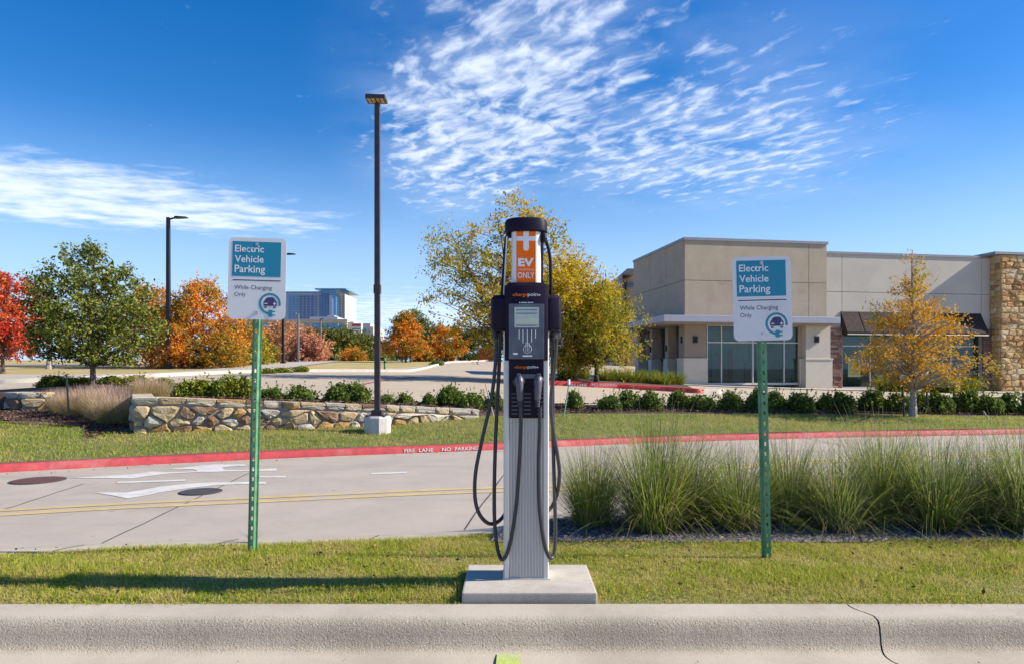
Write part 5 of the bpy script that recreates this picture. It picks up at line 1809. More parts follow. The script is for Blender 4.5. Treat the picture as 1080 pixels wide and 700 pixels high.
row = [(606, 413, 17), (645, 415, 26), (664, 411, 26), (686, 413, 27), (717, 413, 25), (741, 414, 28), (771, 412, 27), (800, 411, 27), (818, 413, 22), (845, 411, 28), (871, 415, 24), (888, 414, 24), (921, 412, 29), (947, 411, 27), (968, 413, 25), (990, 414, 26), (1018, 412, 28), (1040, 413, 27), (1061, 414, 26), (1090, 412, 30)]
for i, (px, pt, wpx) in enumerate(row):
    Dn = float(np.interp(px, [600, 800, 1080, 1200], [14.25, 15.0, 15.8, 16.0])) - (0.15 if i % 2 else 0)
    lab = 'rounded dark green shrub, %s from the charger in the row before the building' % ordn[i]
    shrub(lab, 'dark shrubs in a row before the building', px, 437, pt - 1.5, Dn, wpx * 1.25, SHR, i)
left = [(289, 405, 30, 'low dark shrub just right of the left sign post behind the wall'), (318, 405, 34, 'low dark shrub second right of the left sign post behind the wall'), (357, 403, 34, 'large dark shrub left of the tall pole behind the wall, left of its twin'), (377, 403, 30, 'large dark shrub touching the tall pole on its left behind the wall'),
        (408, 413, 20, 'small shrub just right of the tall pole'), (427, 413, 20, 'small round shrub second right of the tall pole'), (452, 414, 20, 'small shrub third right of the tall pole'), (476, 406, 34, 'large leafy shrub left of the charger'), (500, 410, 24, 'medium shrub close left of the charger'), (521, 411, 24, 'shrub half hidden by the charger cables')]
for i, (px, pt, wpx, lab) in enumerate(left):
    Dn = float(np.interp(px, [280, 400, 505, 600], [12.15, 12.75, 13.5, 14.2]))
    shrub(lab, 'dark shrubs along the stone wall', px, 425, pt, Dn, wpx * 1.1, SHR, i + 1)
hed = [(197, 399, 30), (216, 397, 32), (238, 393, 34), (258, 394, 30)]
for i, (px, pt, wpx) in enumerate(hed):
    shrub('yellow-green clipped shrub, %s from the left in the hedge on the stone wall' % ordn[i], 'yellow-green hedge shrubs on the wall', px, 419, pt, 11.9 + 0.08 * (i % 2), wpx * 1.2, HED, i)
for i, (px, pt, wpx) in enumerate(((62, 394, 34), (84, 396, 30), (120, 395, 34), (146, 394, 34), (170, 397, 30))):
    shrub('bright green low hedge shrub behind the oak trunk, %s from the left' % ordn[i], 'low hedge behind the oak', px, 408, pt, 15.5, wpx * 1.2, HED, i + 1)
for i, (px, D, pt) in enumerate(((282, 27.5, 387), (298, 29, 386.5), (316, 30.5, 385))):
    shrub('low yellow-green verge shrub beyond the lot kerb, %s from the left' % ordn[i], 'verge shrubs beyond the lot', px, 392, pt, D, 22, HED, i)
shrub('dark bluish shrub at the corner of the far lot', 'lone shrubs', 461, 386, 379, 50, 17, SHR, 2)

# yellow-green grasses on the red-kerbed island
M_liri = leafmat('liriope_blades', [(0.16, 0.20, 0.02), (0.26, 0.28, 0.03), (0.38, 0.34, 0.05), (0.10, 0.14, 0.02)], None, trans=0.35)
rng = np.random.default_rng(77)
LR = [mesh_np('blades', *long_blades(420, 0.55, 0.6, 0.3, rng, 0.025, 3, 0.9), M_liri) for _ in range(2)]
for i, px in enumerate((598, 612, 640, 655, 668, 684, 698, 712)):
    D = 24.2 + 0.7 * (i % 2)
    x = PX(px, D)
    t = thing('grass_clump', 'low yellow-green grass clump on the red-kerbed island, %s from the left' % ordn[i], 'grass clump', (x, D, ZB(x, D) + 0.1), (0, 0, i * 1.3), 'grass clumps on the red-kerbed island')
    link(bpy.data.objects.new('blades', LR[i % 2]), t)
for i, (px, D) in enumerate(((938, 31.2), (952, 31.0), (985, 31.4), (1000, 31.2), (1018, 31.4))):
    x = PX(px, D)
    t = thing('grass_clump', 'yellow-green grass clump before the shop windows, %s from the left' % ordn[i], 'grass clump', (x, D, ZB(x, D) + 0.03), (0, 0, i * 1.3), 'grass clumps at the shop front')
    t.scale = (1.6, 1.6, 1.6)
    link(bpy.data.objects.new('blades', LR[i % 2]), t)

# pink muhly grasses in the left bed
M_muh = leafmat('muhly_blades', [(0.50, 0.40, 0.20), (0.42, 0.42, 0.10), (0.32, 0.36, 0.07), (0.60, 0.46, 0.28)], [(0.36, 0.38, 0.08), (0.50, 0.44, 0.16), (0.58, 0.45, 0.24)], 1.3, 0.45)
rng = np.random.default_rng(78)
MU = [(mesh_np('blades', *long_blades(1000, 0.44, 0.42, 0.16, rng, 0.008, 4, 0.6), M_muh), mesh_np('seed_stems', *long_blades(460, 0.58, 0.45, 0.14, rng, 0.006, 4, 0.5, 0.8), leafmat('muhly_plumes', [(0.62, 0.42, 0.30), (0.68, 0.50, 0.37), (0.56, 0.36, 0.27)], None, trans=0.4))) for _ in range(3)]
for i, (px, D, sc) in enumerate(((62, 13.0, 0.8), (76, 12.5, 0.85), (92, 12.6, 0.95), (106, 12.0, 1.0), (121, 12.3, 1.05), (130, 11.5, 1.0), (150, 12.4, 0.8), (168, 12.6, 0.75), (113, 11.5, 0.85))):
    x = PX(px, D)
    zz = ZA(x, D) if D < float(np.interp(x, wx_, wy_)) else ZB(x, D)
    t = thing('muhly_grass', 'feathery pink and tan grass clump in the left bed, %s of nine' % ordn[i], 'grass clump', (x, D, zz), (0, 0, i * 1.9), 'pink feathery grasses in the left bed')
    t['label'] = ['feathery grass clump at the left end of the pink grasses', 'feathery grass clump second from the left among the pink grasses', 'tall pink grass clump directly before the oak trunk', 'pink grass clump just right of and below the oak trunk', 'large pink grass clump midway between the oak trunk and the stone wall', 'pink grass clump touching the left end of the stone wall', 'tall pink grass clump behind the left end of the stone wall', 'pink grass clump farthest right, beside the yellow-green hedge', 'lowest pink grass clump, nearest the lawn in the left bed'][i]
    t.scale = (sc, sc, sc)
    for nm, me in zip(('blades', 'seed_stems'), MU[i % 3]):
        link(bpy.data.objects.new(nm, me), t)

# garden stakes and leaning props
def stake(label, pts, r, m, cap=None):
    o = thing('garden_stake', label, 'stake', pts[0])
    q = [tuple(np.array(p) - np.array(pts[0])) for p in pts]
    MB().tube(q, r, 6).build('rod', m, o)
    if cap:
        e = np.array(q[-1])
        MB().tube([tuple(e), tuple(e + np.array([0, 0, 0.1]))], r * 1.8, 8).build('tip', cap, o)


stake('thin black rod standing in the pink grasses before the oak', [(PX(73, 12.0), 12.0, 0.2), (PX(70, 12.0), 12.0, P(0, 394, 12.0)[2])], 0.016, M_poleblk)
stake('leaning green stake with white tip right of the charger', [P(594, 443, 13.1), P(600, 405, 13.3)], 0.014, M_galv_green, M_print)
stake('leaning pale stake behind the charger cables', [P(521, 440, 12.9), P(512, 404, 13.1)], 0.013, M_polegrey)
stake('slim black post with white tip left of the cypress trunk', [P(954, 444, 14.2), P(951, 400, 14.3)], 0.022, M_poleblk, M_print)
stake('slim black post with white tip right of the cypress trunk', [P(978, 428, 15.2), P(977, 396, 15.2)], 0.022, M_poleblk, M_print)
stake('low leaning grey stake in the lawn right of the cypress', [P(1044, 443, 14.3), P(1037, 433, 14.4)], 0.012, M_polegrey)

# ------------------------------------------------------------------ the shop building
BA = R(9.5)
BZ = 0.32
BX, BY = PX(722, 33.0), 33.0


def u_of(px, v=0.0):
    r = (px - 540) / F
    c, s = math.cos(BA), math.sin(BA)
    return (r * (BY + v * c) - BX + v * s) / (c - r * s)


def z_of(py, u, v=0.0):
    Dd = BY + u * math.sin(BA) + v * math.cos(BA)
    return HC - (py - HY) / F * Dd - BZ


B = thing('shop_building', 'beige stucco shop building with canopy, stone tower and dark glass', 'building', (BX, BY, BZ), (0, 0, BA))
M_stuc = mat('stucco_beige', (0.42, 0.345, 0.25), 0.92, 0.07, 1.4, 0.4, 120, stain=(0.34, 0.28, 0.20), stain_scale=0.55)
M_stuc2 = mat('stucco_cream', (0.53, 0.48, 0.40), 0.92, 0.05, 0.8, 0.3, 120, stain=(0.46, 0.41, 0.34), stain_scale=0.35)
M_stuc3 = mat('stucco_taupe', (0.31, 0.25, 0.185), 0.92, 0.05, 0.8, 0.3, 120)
M_back = mat('joint_backing', (0.16, 0.135, 0.11), 0.95, 0.1, 2)  # dark brown backing wall, visible in the gaps between panels
M_lime = mat('cast_limestone', (0.58, 0.52, 0.42), 0.9, 0.06, 2.5, 0.3, 60)
M_coping = mat('metal_coping', (0.25, 0.25, 0.28), 0.5, 0.08, 3, metal=0.2)
M_fascia = mat('canopy_metal', (0.34, 0.34, 0.39), 0.45, 0.05, 2, metal=0.2)
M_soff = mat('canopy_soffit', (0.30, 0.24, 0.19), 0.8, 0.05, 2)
M_frame = mat('window_frame', (0.60, 0.58, 0.54), 0.45, 0.05, 4)
M_glass = glassmat('storefront_glass', (0.58, 0.86, 0.78))
M_room = mat('room_dark', (0.30, 0.46, 0.43), 0.8, 0.2, 0.7)
M_roomfl = mat('room_floor', (0.40, 0.48, 0.46), 0.6, 0.15, 1.2)
M_curt = mat('room_partition', (0.26, 0.38, 0.36), 0.8, 0.35, 1.1, col2=(0.10, 0.15, 0.15))
M_awn = mat('awning_fabric', (0.030, 0.019, 0.015), 0.9, 0.15, 6, 0.2, 90)
M_dark = mat('sconce_black', (0.012, 0.012, 0.016), 0.4, 0.1, 10)
U1 = u_of(872)
ZT, ZM, ZL = z_of(253, 0), z_of(295.5, 0), z_of(333, 0)
DEP = 7.25
# cores
MB().box(0.03, U1, 0.03, DEP, ZL - 0.3, ZT - 0.05).build('wall', M_back, B)


def panel(x0, x1, z0, z1, vy, m, thick=0.03, name='wall_panel'):
    g = 0.012
    return MB().box(x0 + g, x1 - g, vy, vy + thick, z0 + g, z1 - g).build(name, m, B)


uj = u_of(853)
for (a, b_) in ((0.0, uj), (uj, U1)):
    panel(a, b_, ZM, ZT, 0.0, M_stuc)
    panel(a, b_, ZL, ZM, 0.0, M_stuc)
vs_ = [0.03, 2.3, 4.6, DEP]
for a, b_ in zip(vs_[:-1], vs_[1:]):
    for z0, z1 in ((ZL, ZM), (ZM, ZT)):
        MB().box(0.0, 0.03, a + 0.012, b_ - 0.012, z0 + 0.012, z1 - 0.012).build('wall_panel', M_stuc, B)
MB().box(-0.05, U1 + 0.05, -0.06, DEP, ZT - 0.01, ZT + 0.12).build('parapet_cap', M_coping, B)
# canopy
zc1, zc0 = z_of(332, -1.5, -1.1), z_of(340.5, -1.5, -1.1)
MB().box(-1.5, U1 - 0.02, -1.1, 7.9, zc0 + 0.06, zc1).build('canopy', M_fascia, B, bevel=0.02)
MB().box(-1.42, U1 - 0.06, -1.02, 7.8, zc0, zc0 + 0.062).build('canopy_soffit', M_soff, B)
# lower storey: front pier, glazing, right pier
ug0, ug1 = u_of(745), u_of(843)
zw = z_of(377.5, 0)
zg1 = z_of(343.5, 1.2)
zt0 = z_of(361, 3)
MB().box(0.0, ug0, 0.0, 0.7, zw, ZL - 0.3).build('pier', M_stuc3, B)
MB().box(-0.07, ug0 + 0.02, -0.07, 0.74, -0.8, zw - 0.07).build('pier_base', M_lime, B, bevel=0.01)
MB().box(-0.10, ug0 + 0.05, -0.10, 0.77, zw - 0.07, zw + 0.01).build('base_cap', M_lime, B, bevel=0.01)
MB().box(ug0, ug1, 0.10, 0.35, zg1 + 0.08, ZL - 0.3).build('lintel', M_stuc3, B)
MB().box(ug1, U1, 0.05, 0.7, -0.8, ZL - 0.3).build('pier', M_stuc, B)
up = u_of(850, -0.3)
MB().box(up, U1 - 0.005, -0.30, 0.05, zw, zc0 - 0.004).build('pier', M_stuc2, B)
MB().box(up - 0.05, U1 + 0.06, -0.37, 0.049, -0.8, zw - 0.07).build('pier_base', M_lime, B, bevel=0.01)
MB().box(up - 0.08, U1 + 0.09, -0.40, 0.048, zw - 0.07, zw + 0.01).build('base_cap', M_lime, B, bevel=0.01)
MB().box(ug1 + 0.001, up, -0.05, 0.049, -0.8, zw).build('pier_base', M_lime, B)


def glazing(us, zbot, zmid, ztop, v, name='window'):
    fw = 0.05
    wn = bpy.data.objects.new(name, None)
    link(wn, B)
    k = MB()
    k.box(us[0], us[-1], v - 0.05, v + 0.05, zbot - 0.06, zbot + 0.05)
    k.build('sill_rail', M_frame, wn)
    MB().box(us[0], us[-1], v - 0.05, v + 0.05, ztop, ztop + 0.08).build('head_rail', M_frame, wn)
    MB().box(us[0], us[-1], v - 0.045, v + 0.045, zmid - fw / 2, zmid + fw / 2).build('transom', M_frame, wn)
    for u in us:
        MB().box(u - fw / 2, u + fw / 2, v - 0.055, v + 0.055, zbot - 0.055, ztop + 0.075).build('mullion', M_frame, wn)
    for a, b_ in zip(us[:-1], us[1:]):
        for z0, z1 in ((zbot + 0.05, zmid - fw / 2), (zmid + fw / 2, ztop)):
            MB().add([(a + fw / 2, v, z0), (b_ - fw / 2, v, z0), (b_ - fw / 2, v, z1), (a + fw / 2, v, z1)], [(0, 1, 2, 3)]).build('pane', M_glass, wn)


us = [u_of(p, 0.15) for p in (745.5, 760.5, 793.7, 826.5, 842.5)]
zgb = z_of(404.5, 2.0)
glazing(us, zgb, zt0, zg1, 0.15)
# room behind the glass
def room(u0, u1, v0, v1, z0, z1):
    r_ = bpy.data.objects.new('interior', None)
    link(r_, B)
    MB().add([(u0, v0, z0), (u1, v0, z0), (u1, v1, z0), (u0, v1, z0)], [(0, 1, 2, 3)]).build('room_floor', M_roomfl, r_)
    MB().add([(u0, v1, z0), (u1, v1, z0), (u1, v1, z1), (u0, v1, z1)], [(0, 1, 2, 3)]).build('back_wall', M_room, r_)
    MB().add([(u0, v0, z1), (u1, v0, z1), (u1, v1, z1), (u0, v1, z1)], [(0, 1, 2, 3)]).build('ceiling', M_room, r_)
    for u in (u0, u1):
        MB().add([(u, v0, z0), (u, v1, z0), (u, v1, z1), (u, v0, z1)], [(0, 1, 2, 3)]).build('side_wall', M_room, r_)
    n = max(3, int((u1 - u0) / 0.9))
    for i in range(n):
        a = u0 + (u1 - u0) * (i + 0.15) / n
        hgt_ = 0.9 + 1.1 * ((i * 37) % 7) / 7
        MB().box(a, a + 0.62 * (u1 - u0) / n, v1 - 1.2 - 0.5 * (i % 2), v1 - 1.1, z0, z0 + hgt_).build('partition', M_curt, r_)


room(ug0 + 0.02, ug1 - 0.02, 0.36, 5.0, zgb, ZL - 0.32)
# side arcade
vcols = [2.24, 4.45, 6.5]
for i, v in enumerate(vcols):
    MB().box(0.0, 0.42, v - 0.20, v + 0.20, zw, zc0 + 0.02).build('column', M_stuc, B)
    MB().box(-0.07, 0.48, v - 0.27, v + 0.27, -0.8, zw).build('column_base', M_lime, B, bevel=0.01)
    MB().box(-0.09, 0.0, v - 0.05, v + 0.05, z_of(393, 0) + 1.1, z_of(393, 0) + 1.42).build('sconce', M_dark, B, bevel=0.01)
MB().box(0.50, 0.9, 0.70, DEP, -0.8, zw - 0.12).build('dado_wall', mat('grey_dado', (0.20, 0.195, 0.19), 0.9, 0.08, 1.5), B)
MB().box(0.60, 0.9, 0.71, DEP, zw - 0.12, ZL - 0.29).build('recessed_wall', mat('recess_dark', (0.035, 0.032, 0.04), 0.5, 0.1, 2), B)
for (u, v) in ((u_of(733), -0.09), (u_of(861, -0.3), -0.39)):
    o = MB().box(u - 0.11, u + 0.11, v, v + 0.09, z_of(361.5, u), z_of(354.5, u)).build('sconce', M_dark, B, bevel=0.01)
    MB().box(u - 0.04, u + 0.04, v - 0.03, v + 0.0, z_of(360, u), z_of(356, u)).build('lamp_cover', M_blk, o)
MB().box(-0.085, -0.0, 0.25, 0.36, z_of(361.5, 0), z_of(354.5, 0)).build('sconce', M_dark, B, bevel=0.01)

# right wing
V1 = 0.25
U2 = u_of(1048, V1)
ZW = z_of(268.3, u_of(900), V1)
ZJ = z_of(308, u_of(900), V1)
zb1 = z_of(346, u_of(880), V1)
MB().box(U1 + 0.002, U2 + 3.9, V1 + 0.03, DEP, zb1, ZW - 0.04).build('wall', M_back, B)
MB().box(U1 + 0.052, U2 + 4.0, V1 - 0.05, DEP, ZW - 0.01, ZW + 0.11).build('parapet_cap', M_coping, B)
vj = [U1 + 0.005, u_of(888, V1), u_of(1035, V1), U2]
for a, b_ in zip(vj[:-1], vj[1:]):
    panel(a, b_, ZJ, ZW, V1, M_stuc2)
    panel(a, b_, zb1, ZJ, V1, M_stuc2)
# ledgestone piers: thin courses as one piece each pier
LG = [mat('ledgestone_red', (0.21, 0.10, 0.075), 0.9, 0.25, 5, 0.5, 50, stain=(0.30, 0.21, 0.17), stain_scale=2),
      mat('ledgestone_tan', (0.33, 0.22, 0.16), 0.9, 0.25, 5, 0.5, 50), mat('ledgestone_dark', (0.14, 0.085, 0.075), 0.9, 0.25, 5, 0.5, 50)]
rg = random.Random(4)


def ledge(u0, u1, zlo, zhi):
    t_ = MB().box(u0 + 0.02, u1 - 0.02, V1 - 0.06, V1 + 0.5, zlo, zhi).build('stone_pier', M_mortar, B)
    z_ = zlo
    parts = [MB(), MB(), MB()]
    while z_ < zhi - 0.02:
        h_ = min(rg.uniform(0.09, 0.17), zhi - z_)
        u = u0
        while u < u1 - 0.03:
            w_ = min(rg.uniform(0.3, 0.8), u1 - u)
            if u1 - (u + w_) < 0.12:
                w_ = u1 - u
            parts[rg.choices((0, 1, 2), (5, 2.5, 3))[0]].box(u + 0.005, u + w_ - 0.005, V1 - 0.10 - rg.uniform(0, 0.05), V1 - 0.03, z_ + 0.006, z_ + h_ - 0.006)
            u += w_
        z_ += h_
    for p_, m_ in zip(parts, LG):
        if p_.v:
            tag(p_.build('ledge_courses', m_, t_), kind='stuff')


ledge(U1 + 0.01, u_of(887, V1), -0.9, zb1 + 0.004)
ledge(u_of(949, V1), u_of(970, V1), -0.9, zb1 - 0.1)
ledge(u_of(1035, V1), U2 + 0.1, -0.9, zb1 + 0.004)
ua, ub, uc, ud = u_of(887.5, V1 + 0.2), u_of(949, V1 + 0.2), u_of(970, V1 + 0.2), u_of(1034.5, V1 + 0.2)
zgt = z_of(345, 9, V1)
zgm = z_of(364.5, 9, V1 + 0.2)
zgb2 = z_of(408.5, 9, V1 + 0.2)
glazing([ua, u_of(917.3, V1 + 0.2), ub], zgb2, zgm, zgt, V1 + 0.2)
zgb3 = z_of(411, 14, V1 + 0.2)
glazing([uc, u_of(1002, V1 + 0.2), ud], zgb3, zgm, zgt, V1 + 0.2)
room(U1 + 0.3, U2, V1 + 0.4, V1 + 5.0, zgb3, zgt + 0.4)
# notices on the glass
M_notice = mat('notice_yellow', (0.50, 0.38, 0.05), 0.6, 0.25, 6, col2=(0.55, 0.46, 0.14))
M_notb = mat('notice_border', (0.36, 0.46, 0.30), 0.6, 0.08, 6)
for (p0, p1, y0, y1, vv) in ((894.5, 907.3, 378, 397, V1 + 0.185), (982.5, 995.5, 383.5, 400.5, V1 + 0.185)):
    a, b_ = u_of(p0, vv), u_of(p1, vv)
    z1, z0 = z_of(y0, a, vv), z_of(y1, a, vv)
    o = MB().box(a, b_, vv, vv + 0.006, z0, z1).build('window_notice', M_notb, B)
    MB().box(a + 0.07, b_ - 0.07, vv - 0.003, vv - 0.0005, z0 + 0.07, z1 - 0.07).build('notice_print', M_notice, o)
    for q in range(4):
        zz = z0 + 0.14 + q * (z1 - z0 - 0.3) / 4
        MB().box(a + 0.12, b_ - 0.12, vv - 0.0055, vv - 0.0035, zz, zz + 0.035).build('notice_line', mat('notice_ink', (0.40, 0.27, 0.03), 0.6), o)
# awning
az1, az0 = z_of(328.5, u_of(886), V1), z_of(349.5, u_of(893), V1 - 0.55)
a0, a1 = u_of(886.5, V1), u_of(1033.5, V1)
zv = az0 - 0.16
aw = MB()
aw.add([(a0, V1 - 0.004, az1), (a1, V1 - 0.004, az1), (a1, V1 - 0.55, az0), (a0, V1 - 0.55, az0), (a1, V1 - 0.55, zv), (a0, V1 - 0.55, zv)], [(0, 3, 2, 1), (3, 5, 4, 2)])
aw.add([(a0, V1 - 0.03, az1 - 0.03), (a1, V1 - 0.03, az1 - 0.03), (a1, V1 - 0.53, az0 - 0.03), (a0, V1 - 0.53, az0 - 0.03)], [(0, 1, 2, 3)])
awo = aw.build('awning', M_awn, B)
for u in (a0, a1):
    MB().add([(u, V1 - 0.004, az1), (u, V1 - 0.55, az0), (u, V1 - 0.55, zv), (u, V1 - 0.004, zv + 0.02)], [(0, 1, 2, 3)]).build('awning_end', M_awn, awo)
for f in np.linspace(0, 1, 9):
    u = a0 + (a1 - a0) * f
    MB().tube([(u, V1 - 0.02, az1 + 0.004), (u, V1 - 0.55, az0 + 0.006)], 0.012, 5).build('awning_rib', M_awn, awo)
MB().tube([(a0, V1 - 0.54, zv + 0.02), (a1, V1 - 0.54, zv + 0.02)], 0.02, 6).build('front_bar', M_frame, awo)
# stone tower
TU0 = u_of(1054.5, -0.35)
TU1 = TU0 + 4.2
TV = -0.40
ZTW = z_of(268.5, TU0, TV)
tw = MB().box(TU0 + 0.03, TU1, TV + 0.04, DEP, -1.0, ZTW).build('stone_tower', M_mortar, B)
MB().box(TU0 - 0.42, TU1, TV - 0.1, DEP, ZTW, ZTW + 0.13).build('tower_cap', M_coping, B)
TS = [mat('tower_stone_gold', (0.50, 0.29, 0.10), 0.9, 0.2, 4, 0.8, 20, stain=(0.30, 0.17, 0.07), stain_scale=2), mat('tower_stone_tan', (0.54, 0.37, 0.17), 0.9, 0.2, 4, 0.8, 20, stain=(0.36, 0.24, 0.11), stain_scale=2),
      mat('tower_stone_pale', (0.58, 0.44, 0.25), 0.9, 0.2, 4, 0.8, 20), mat('tower_stone_brown', (0.33, 0.18, 0.075), 0.9, 0.2, 4, 0.8, 20)]
rg = random.Random(9)
seeds = []
z_ = -0.85
while z_ < ZTW - 0.1:
    u = TU0 + rg.uniform(0, 0.3)
    while u < TU0 + 2.3:
        seeds.append((u + rg.uniform(-0.06, 0.06), z_ + rg.uniform(-0.045, 0.045)))
        u += rg.uniform(0.35, 0.62)
    z_ += 0.29
for poly in voronoi_cells(seeds, (TU0 + 0.01, TU0 + 2.3, -0.95, ZTW - 0.005), 2.2):
    pl, c = soften(poly, 0.010, rg, 0.010, 0.10)
    rock(pl, c, lambda a_, o_, b_2: (a_, TV + 0.04 - o_, b_2), rg.uniform(0.03, 0.10), rg, 0.02).build('stone', rg.choices(TS, (4, 4, 2, 1.4))[0], tw)
seeds = []
z_ = -0.85
while z_ < ZTW - 0.1:
    for v in (TV + 0.2, TV + 0.52):
        seeds.append((v + rg.uniform(-0.1, 0.1), z_ + rg.uniform(-0.07, 0.07)))
    z_ += 0.29
for poly in voronoi_cells(seeds, (TV + 0.045, V1 - 0.005, -0.95, ZTW - 0.005), 2.2):
    pl, c = soften(poly, 0.010, rg, 0.010, 0.10)
    rock(pl, c, lambda a_, o_, b_2: (TU0 + 0.03 - o_, a_, b_2), rg.uniform(0.02, 0.06), rg, 0.015).build('stone', rg.choices(TS, (4, 4, 2, 1))[0], tw)

# ------------------------------------------------------------------ far buildings
def far_block(name, label, cat, px0, px1, py0, D, depth, m, yaw=0.0):
    x0, x1 = PX(px0, D), PX(px1, D)
    z0 = ZB((x0 + x1) / 2, D) - 2
    t = thing(name, label, cat, ((x0 + x1) / 2, D, z0), (0, 0, yaw))
    return t, (x1 - x0), P(0, py0, D)[2] - z0


M_hot1 = mat('hotel_panel', (0.36, 0.42, 0.54), 0.5, 0.08, 0.1)
M_hot2 = mat('hotel_pale', (0.43, 0.43, 0.43), 0.6, 0.06, 0.1)
M_hglass = mat('hotel_glass', (0.07, 0.24, 0.50), 0.12, 0.25, 0.15, spec=0.8)
M_hglass2 = mat('hotel_glass_dark', (0.04, 0.10, 0.30), 0.12, 0.25, 0.15, spec=0.8)
D = 260.0
k_ = D / F
t, wd, h = far_block('hotel_tower', 'distant blue glass hotel tower right of the left sign', 'building', 296, 365, 306.5, D, 20, M_hot1)
xo = lambda px: (px - 330.5) * k_
MB().box(xo(296), xo(349), 0.0, 18, 0, h - 2.5 * k_).build('wall', M_hot1, t)
MB().box(xo(340), xo(356), -2.5, 18, 0, h).build('glass_shaft', M_hglass, t)
MB().box(xo(356), xo(364.5), -1.0, 18, 0, h - 4 * k_).build('end_wall', M_hot2, t)
MB().box(xo(334.5), xo(367), -3.2, 19, h, h + 0.45).build('roof_slab', M_hglass, t)
MB().box(xo(296), xo(339.9), -0.6, 18.2, h - 2.6 * k_, h - 1.2 * k_).build('parapet', M_hglass, t)
zrows = [h - (5.5 + 2.75 * i) * k_ for i in range(11)]
for cpx in (304, 308, 312, 316, 320, 324, 328, 332, 337):
    for zi_ in zrows:
        MB().box(xo(cpx), xo(cpx + (2.7 if cpx < 330 else 1.8)), -0.25, 0.01, zi_ - 2.0 * k_, zi_).build('window', M_hglass if cpx in (304, 308, 312, 332) else M_hglass2, t)
for cpx in (341, 344, 347):
    MB().box(xo(cpx), xo(cpx + 1.6), -2.75, -2.49, 0, h - 4 * k_).build('window_strip', M_hglass2, t)
MB().box(xo(349.3), xo(353), -2.8, -2.49, 0, h - 6 * k_).build('pale_strip', M_hot1, t)
for zi_ in zrows:
    for cpx in (358, 362):
        MB().box(xo(cpx), xo(cpx + 2.0), -1.25, -0.99, zi_ - 2.0 * k_, zi_).build('window', M_polegrey, t)
D = 190.0
k_ = D / F
M_mall = mat('mall_stucco', (0.50, 0.46, 0.40), 0.8, 0.06, 0.1)
t, wd, h = far_block('mall_building', 'distant low beige mall building below the hotel tower', 'building', 225, 392, 336, D, 20, M_mall)
xo = lambda px: (px - 308.5) * k_
MB().box(xo(225), xo(366), 0, 20, 0, h - 0.5).build('wall', M_mall, t)
MB().box(xo(225), xo(366.5), -0.5, 20, h - 0.5, h - 0.2).build('roof_edge', M_hot2, t)
MB().box(xo(322), xo(352), 4, 18, h - 0.2, h + 3.0 * k_).build('roof_block', M_hot2, t)
MB().prism([(xo(339), h + 2.9 * k_), (xo(349), h + 2.9 * k_), (xo(347), h + 5 * k_), (xo(341), h + 5 * k_)], 5, 10, 'y').build('roof_vault', M_hot2, t)
for i in range(22):
    a = 232 + i * 6
    MB().box(xo(a), xo(a + 5.6), -0.2, 0.01, h - 11 * k_, h - 5 * k_).build('window', M_hglass if i % 3 else mat('mall_glass', (0.16, 0.27, 0.32), 0.15, 0.2, 0.2), t)
MB().box(xo(366), xo(372), 1.0, 18, 0, h - 0.9).build('wing_wall', M_mall, t)
MB().box(xo(381), xo(389), 2.0, 18, 0, h - 4.5 * k_).build('wing_wall', M_hot2, t)
MB().box(xo(389), xo(392.5), 1.6, 18, 0, h - 8 * k_).build('wing_wall', M_mall, t)
MB().box(xo(382.5), xo(384.5), 1.8, 2.01, h - 14 * k_, h - 10 * k_).build('window', M_hglass2, t)
D = 130.0
k_ = D / F
x = PX(376, D)
z0 = ZB(x, D)
t = thing('pylon_sign', 'white and green pylon sign with a red numeral beside the mall', 'sign', (x, D, z0))
zz = lambda py: P(0, py, D)[2] - z0
MB().box(-5 * k_, 5 * k_, 0, 0.8, 0, zz(341)).build('pylon', mat('pylon_white', (0.62, 0.62, 0.6), 0.5), t)
MB().box(-4.6 * k_, 4.6 * k_, -0.1, 0, zz(344), zz(341.6)).build('red_header', mat('pylon_red', (0.5, 0.03, 0.02), 0.5), t)
fr = MB().box(-4.3 * k_, 4.3 * k_, -0.1, 0, zz(355.5), zz(346.5)).build('green_board', mat('pylon_green', (0.02, 0.18, 0.12), 0.5), t)
MB().box(-3.4 * k_, 3.4 * k_, -0.16, -0.11, zz(354.7), zz(347.4)).build('white_board', M_print, fr)
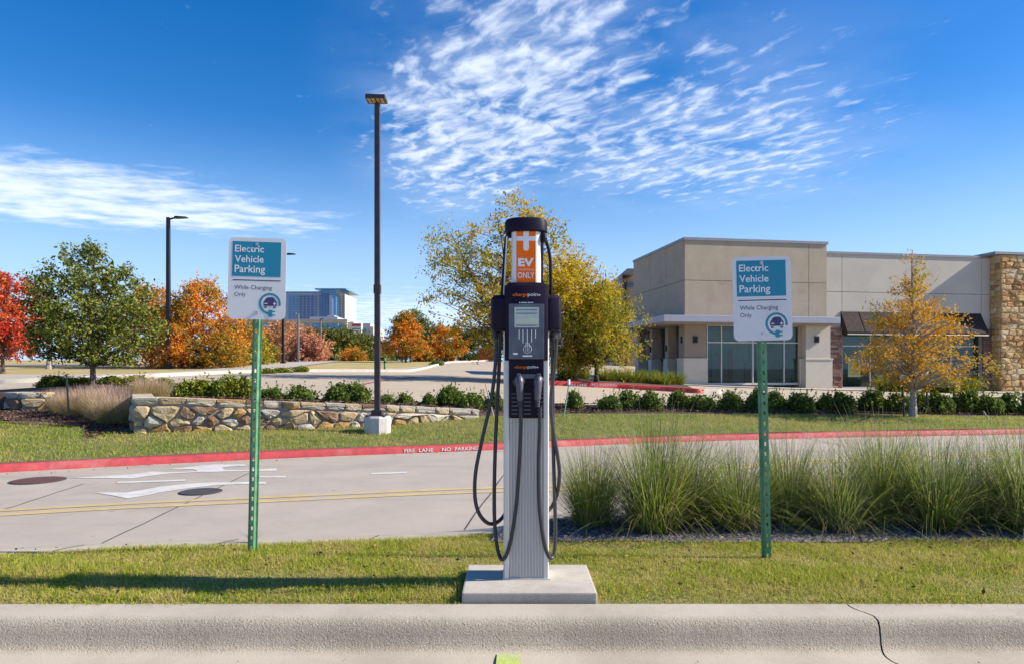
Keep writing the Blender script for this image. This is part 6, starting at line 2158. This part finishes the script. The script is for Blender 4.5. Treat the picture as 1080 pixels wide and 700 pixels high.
put_text('numeral', '7', mat('pylon_red', (0.5, 0.03, 0.02), 0.5), fr, -1.7 * k_, -0.18, zz(354), width=3.4 * k_, height=5.6 * k_, bold=0.03)
MB().box(-4.6 * k_, 4.6 * k_, -0.1, 0, zz(358.8), zz(357)).build('red_footer', MATS['pylon_red'], t)

# lodge-like building and red walls behind the yellow trees
M_lodge = mat('lodge_tan', (0.40, 0.27, 0.18), 0.9, 0.12, 0.5)
D = 62.0
k_ = D / F
t, wd, h = far_block('lodge_building', 'tan building with stepped roof behind the shop building', 'building', 640, 672, 294, D, 10, M_lodge)
xo = lambda px: (px - 656) * k_
MB().box(xo(655), xo(674), 0, 10, 0, h).build('wall', M_lodge, t)
MB().prism([(xo(641), h - 13 * k_), (xo(655), h - 13 * k_), (xo(655), h + 0.3), (xo(674), h + 0.3), (xo(674), h + 0.8), (xo(660), h + 0.8), (xo(641), h - 10.5 * k_)], -0.8, 10, 'y').build('roof', M_polegrey, t)
MB().box(xo(645), xo(655), 1.5, 10, 0, h - 12 * k_).build('porch_wall', M_hot2, t)
MB().box(xo(658.5), xo(660), -0.4, -0.1, 0, h - 2 * k_).build('post', M_dark, t)
for i in range(3):
    MB().box(xo(662 + 3.2 * i), xo(664.2 + 3.2 * i), -0.1, 0.0, h - 9 * k_, h - 4 * k_).build('window', M_hglass2, t)
M_rw = mat('red_wall', (0.52, 0.045, 0.03), 0.7, 0.1, 1)
D = 70.0
k_ = D / F
t, wd, h = far_block('red_building', 'red walled building behind the yellow trees', 'building', 616, 646, 307, D, 8, M_rw)
MB().box(-wd / 2, wd / 2, 0, 8, 0, h - 0.3).build('wall', M_rw, t)
MB().box(-wd / 2 - 0.2, wd / 2 + 0.2, -0.2, 8, h - 0.3, h).build('parapet_cap', M_dark, t)
D = 66.0
t, wd, h = far_block('red_kiosk', 'small bright red box structure at the end of the lot left of the charger', 'kiosk', 505.5, 524, 367, D, 3, M_rw)
MB().box(-wd / 2, wd / 2, 0, 3, 0, h - 0.1).build('wall', M_rw, t)
MB().box(-wd / 2 - 0.05, wd / 2 + 0.05, -0.05, 3.05, h - 0.1, h).build('roof', M_rw, t)
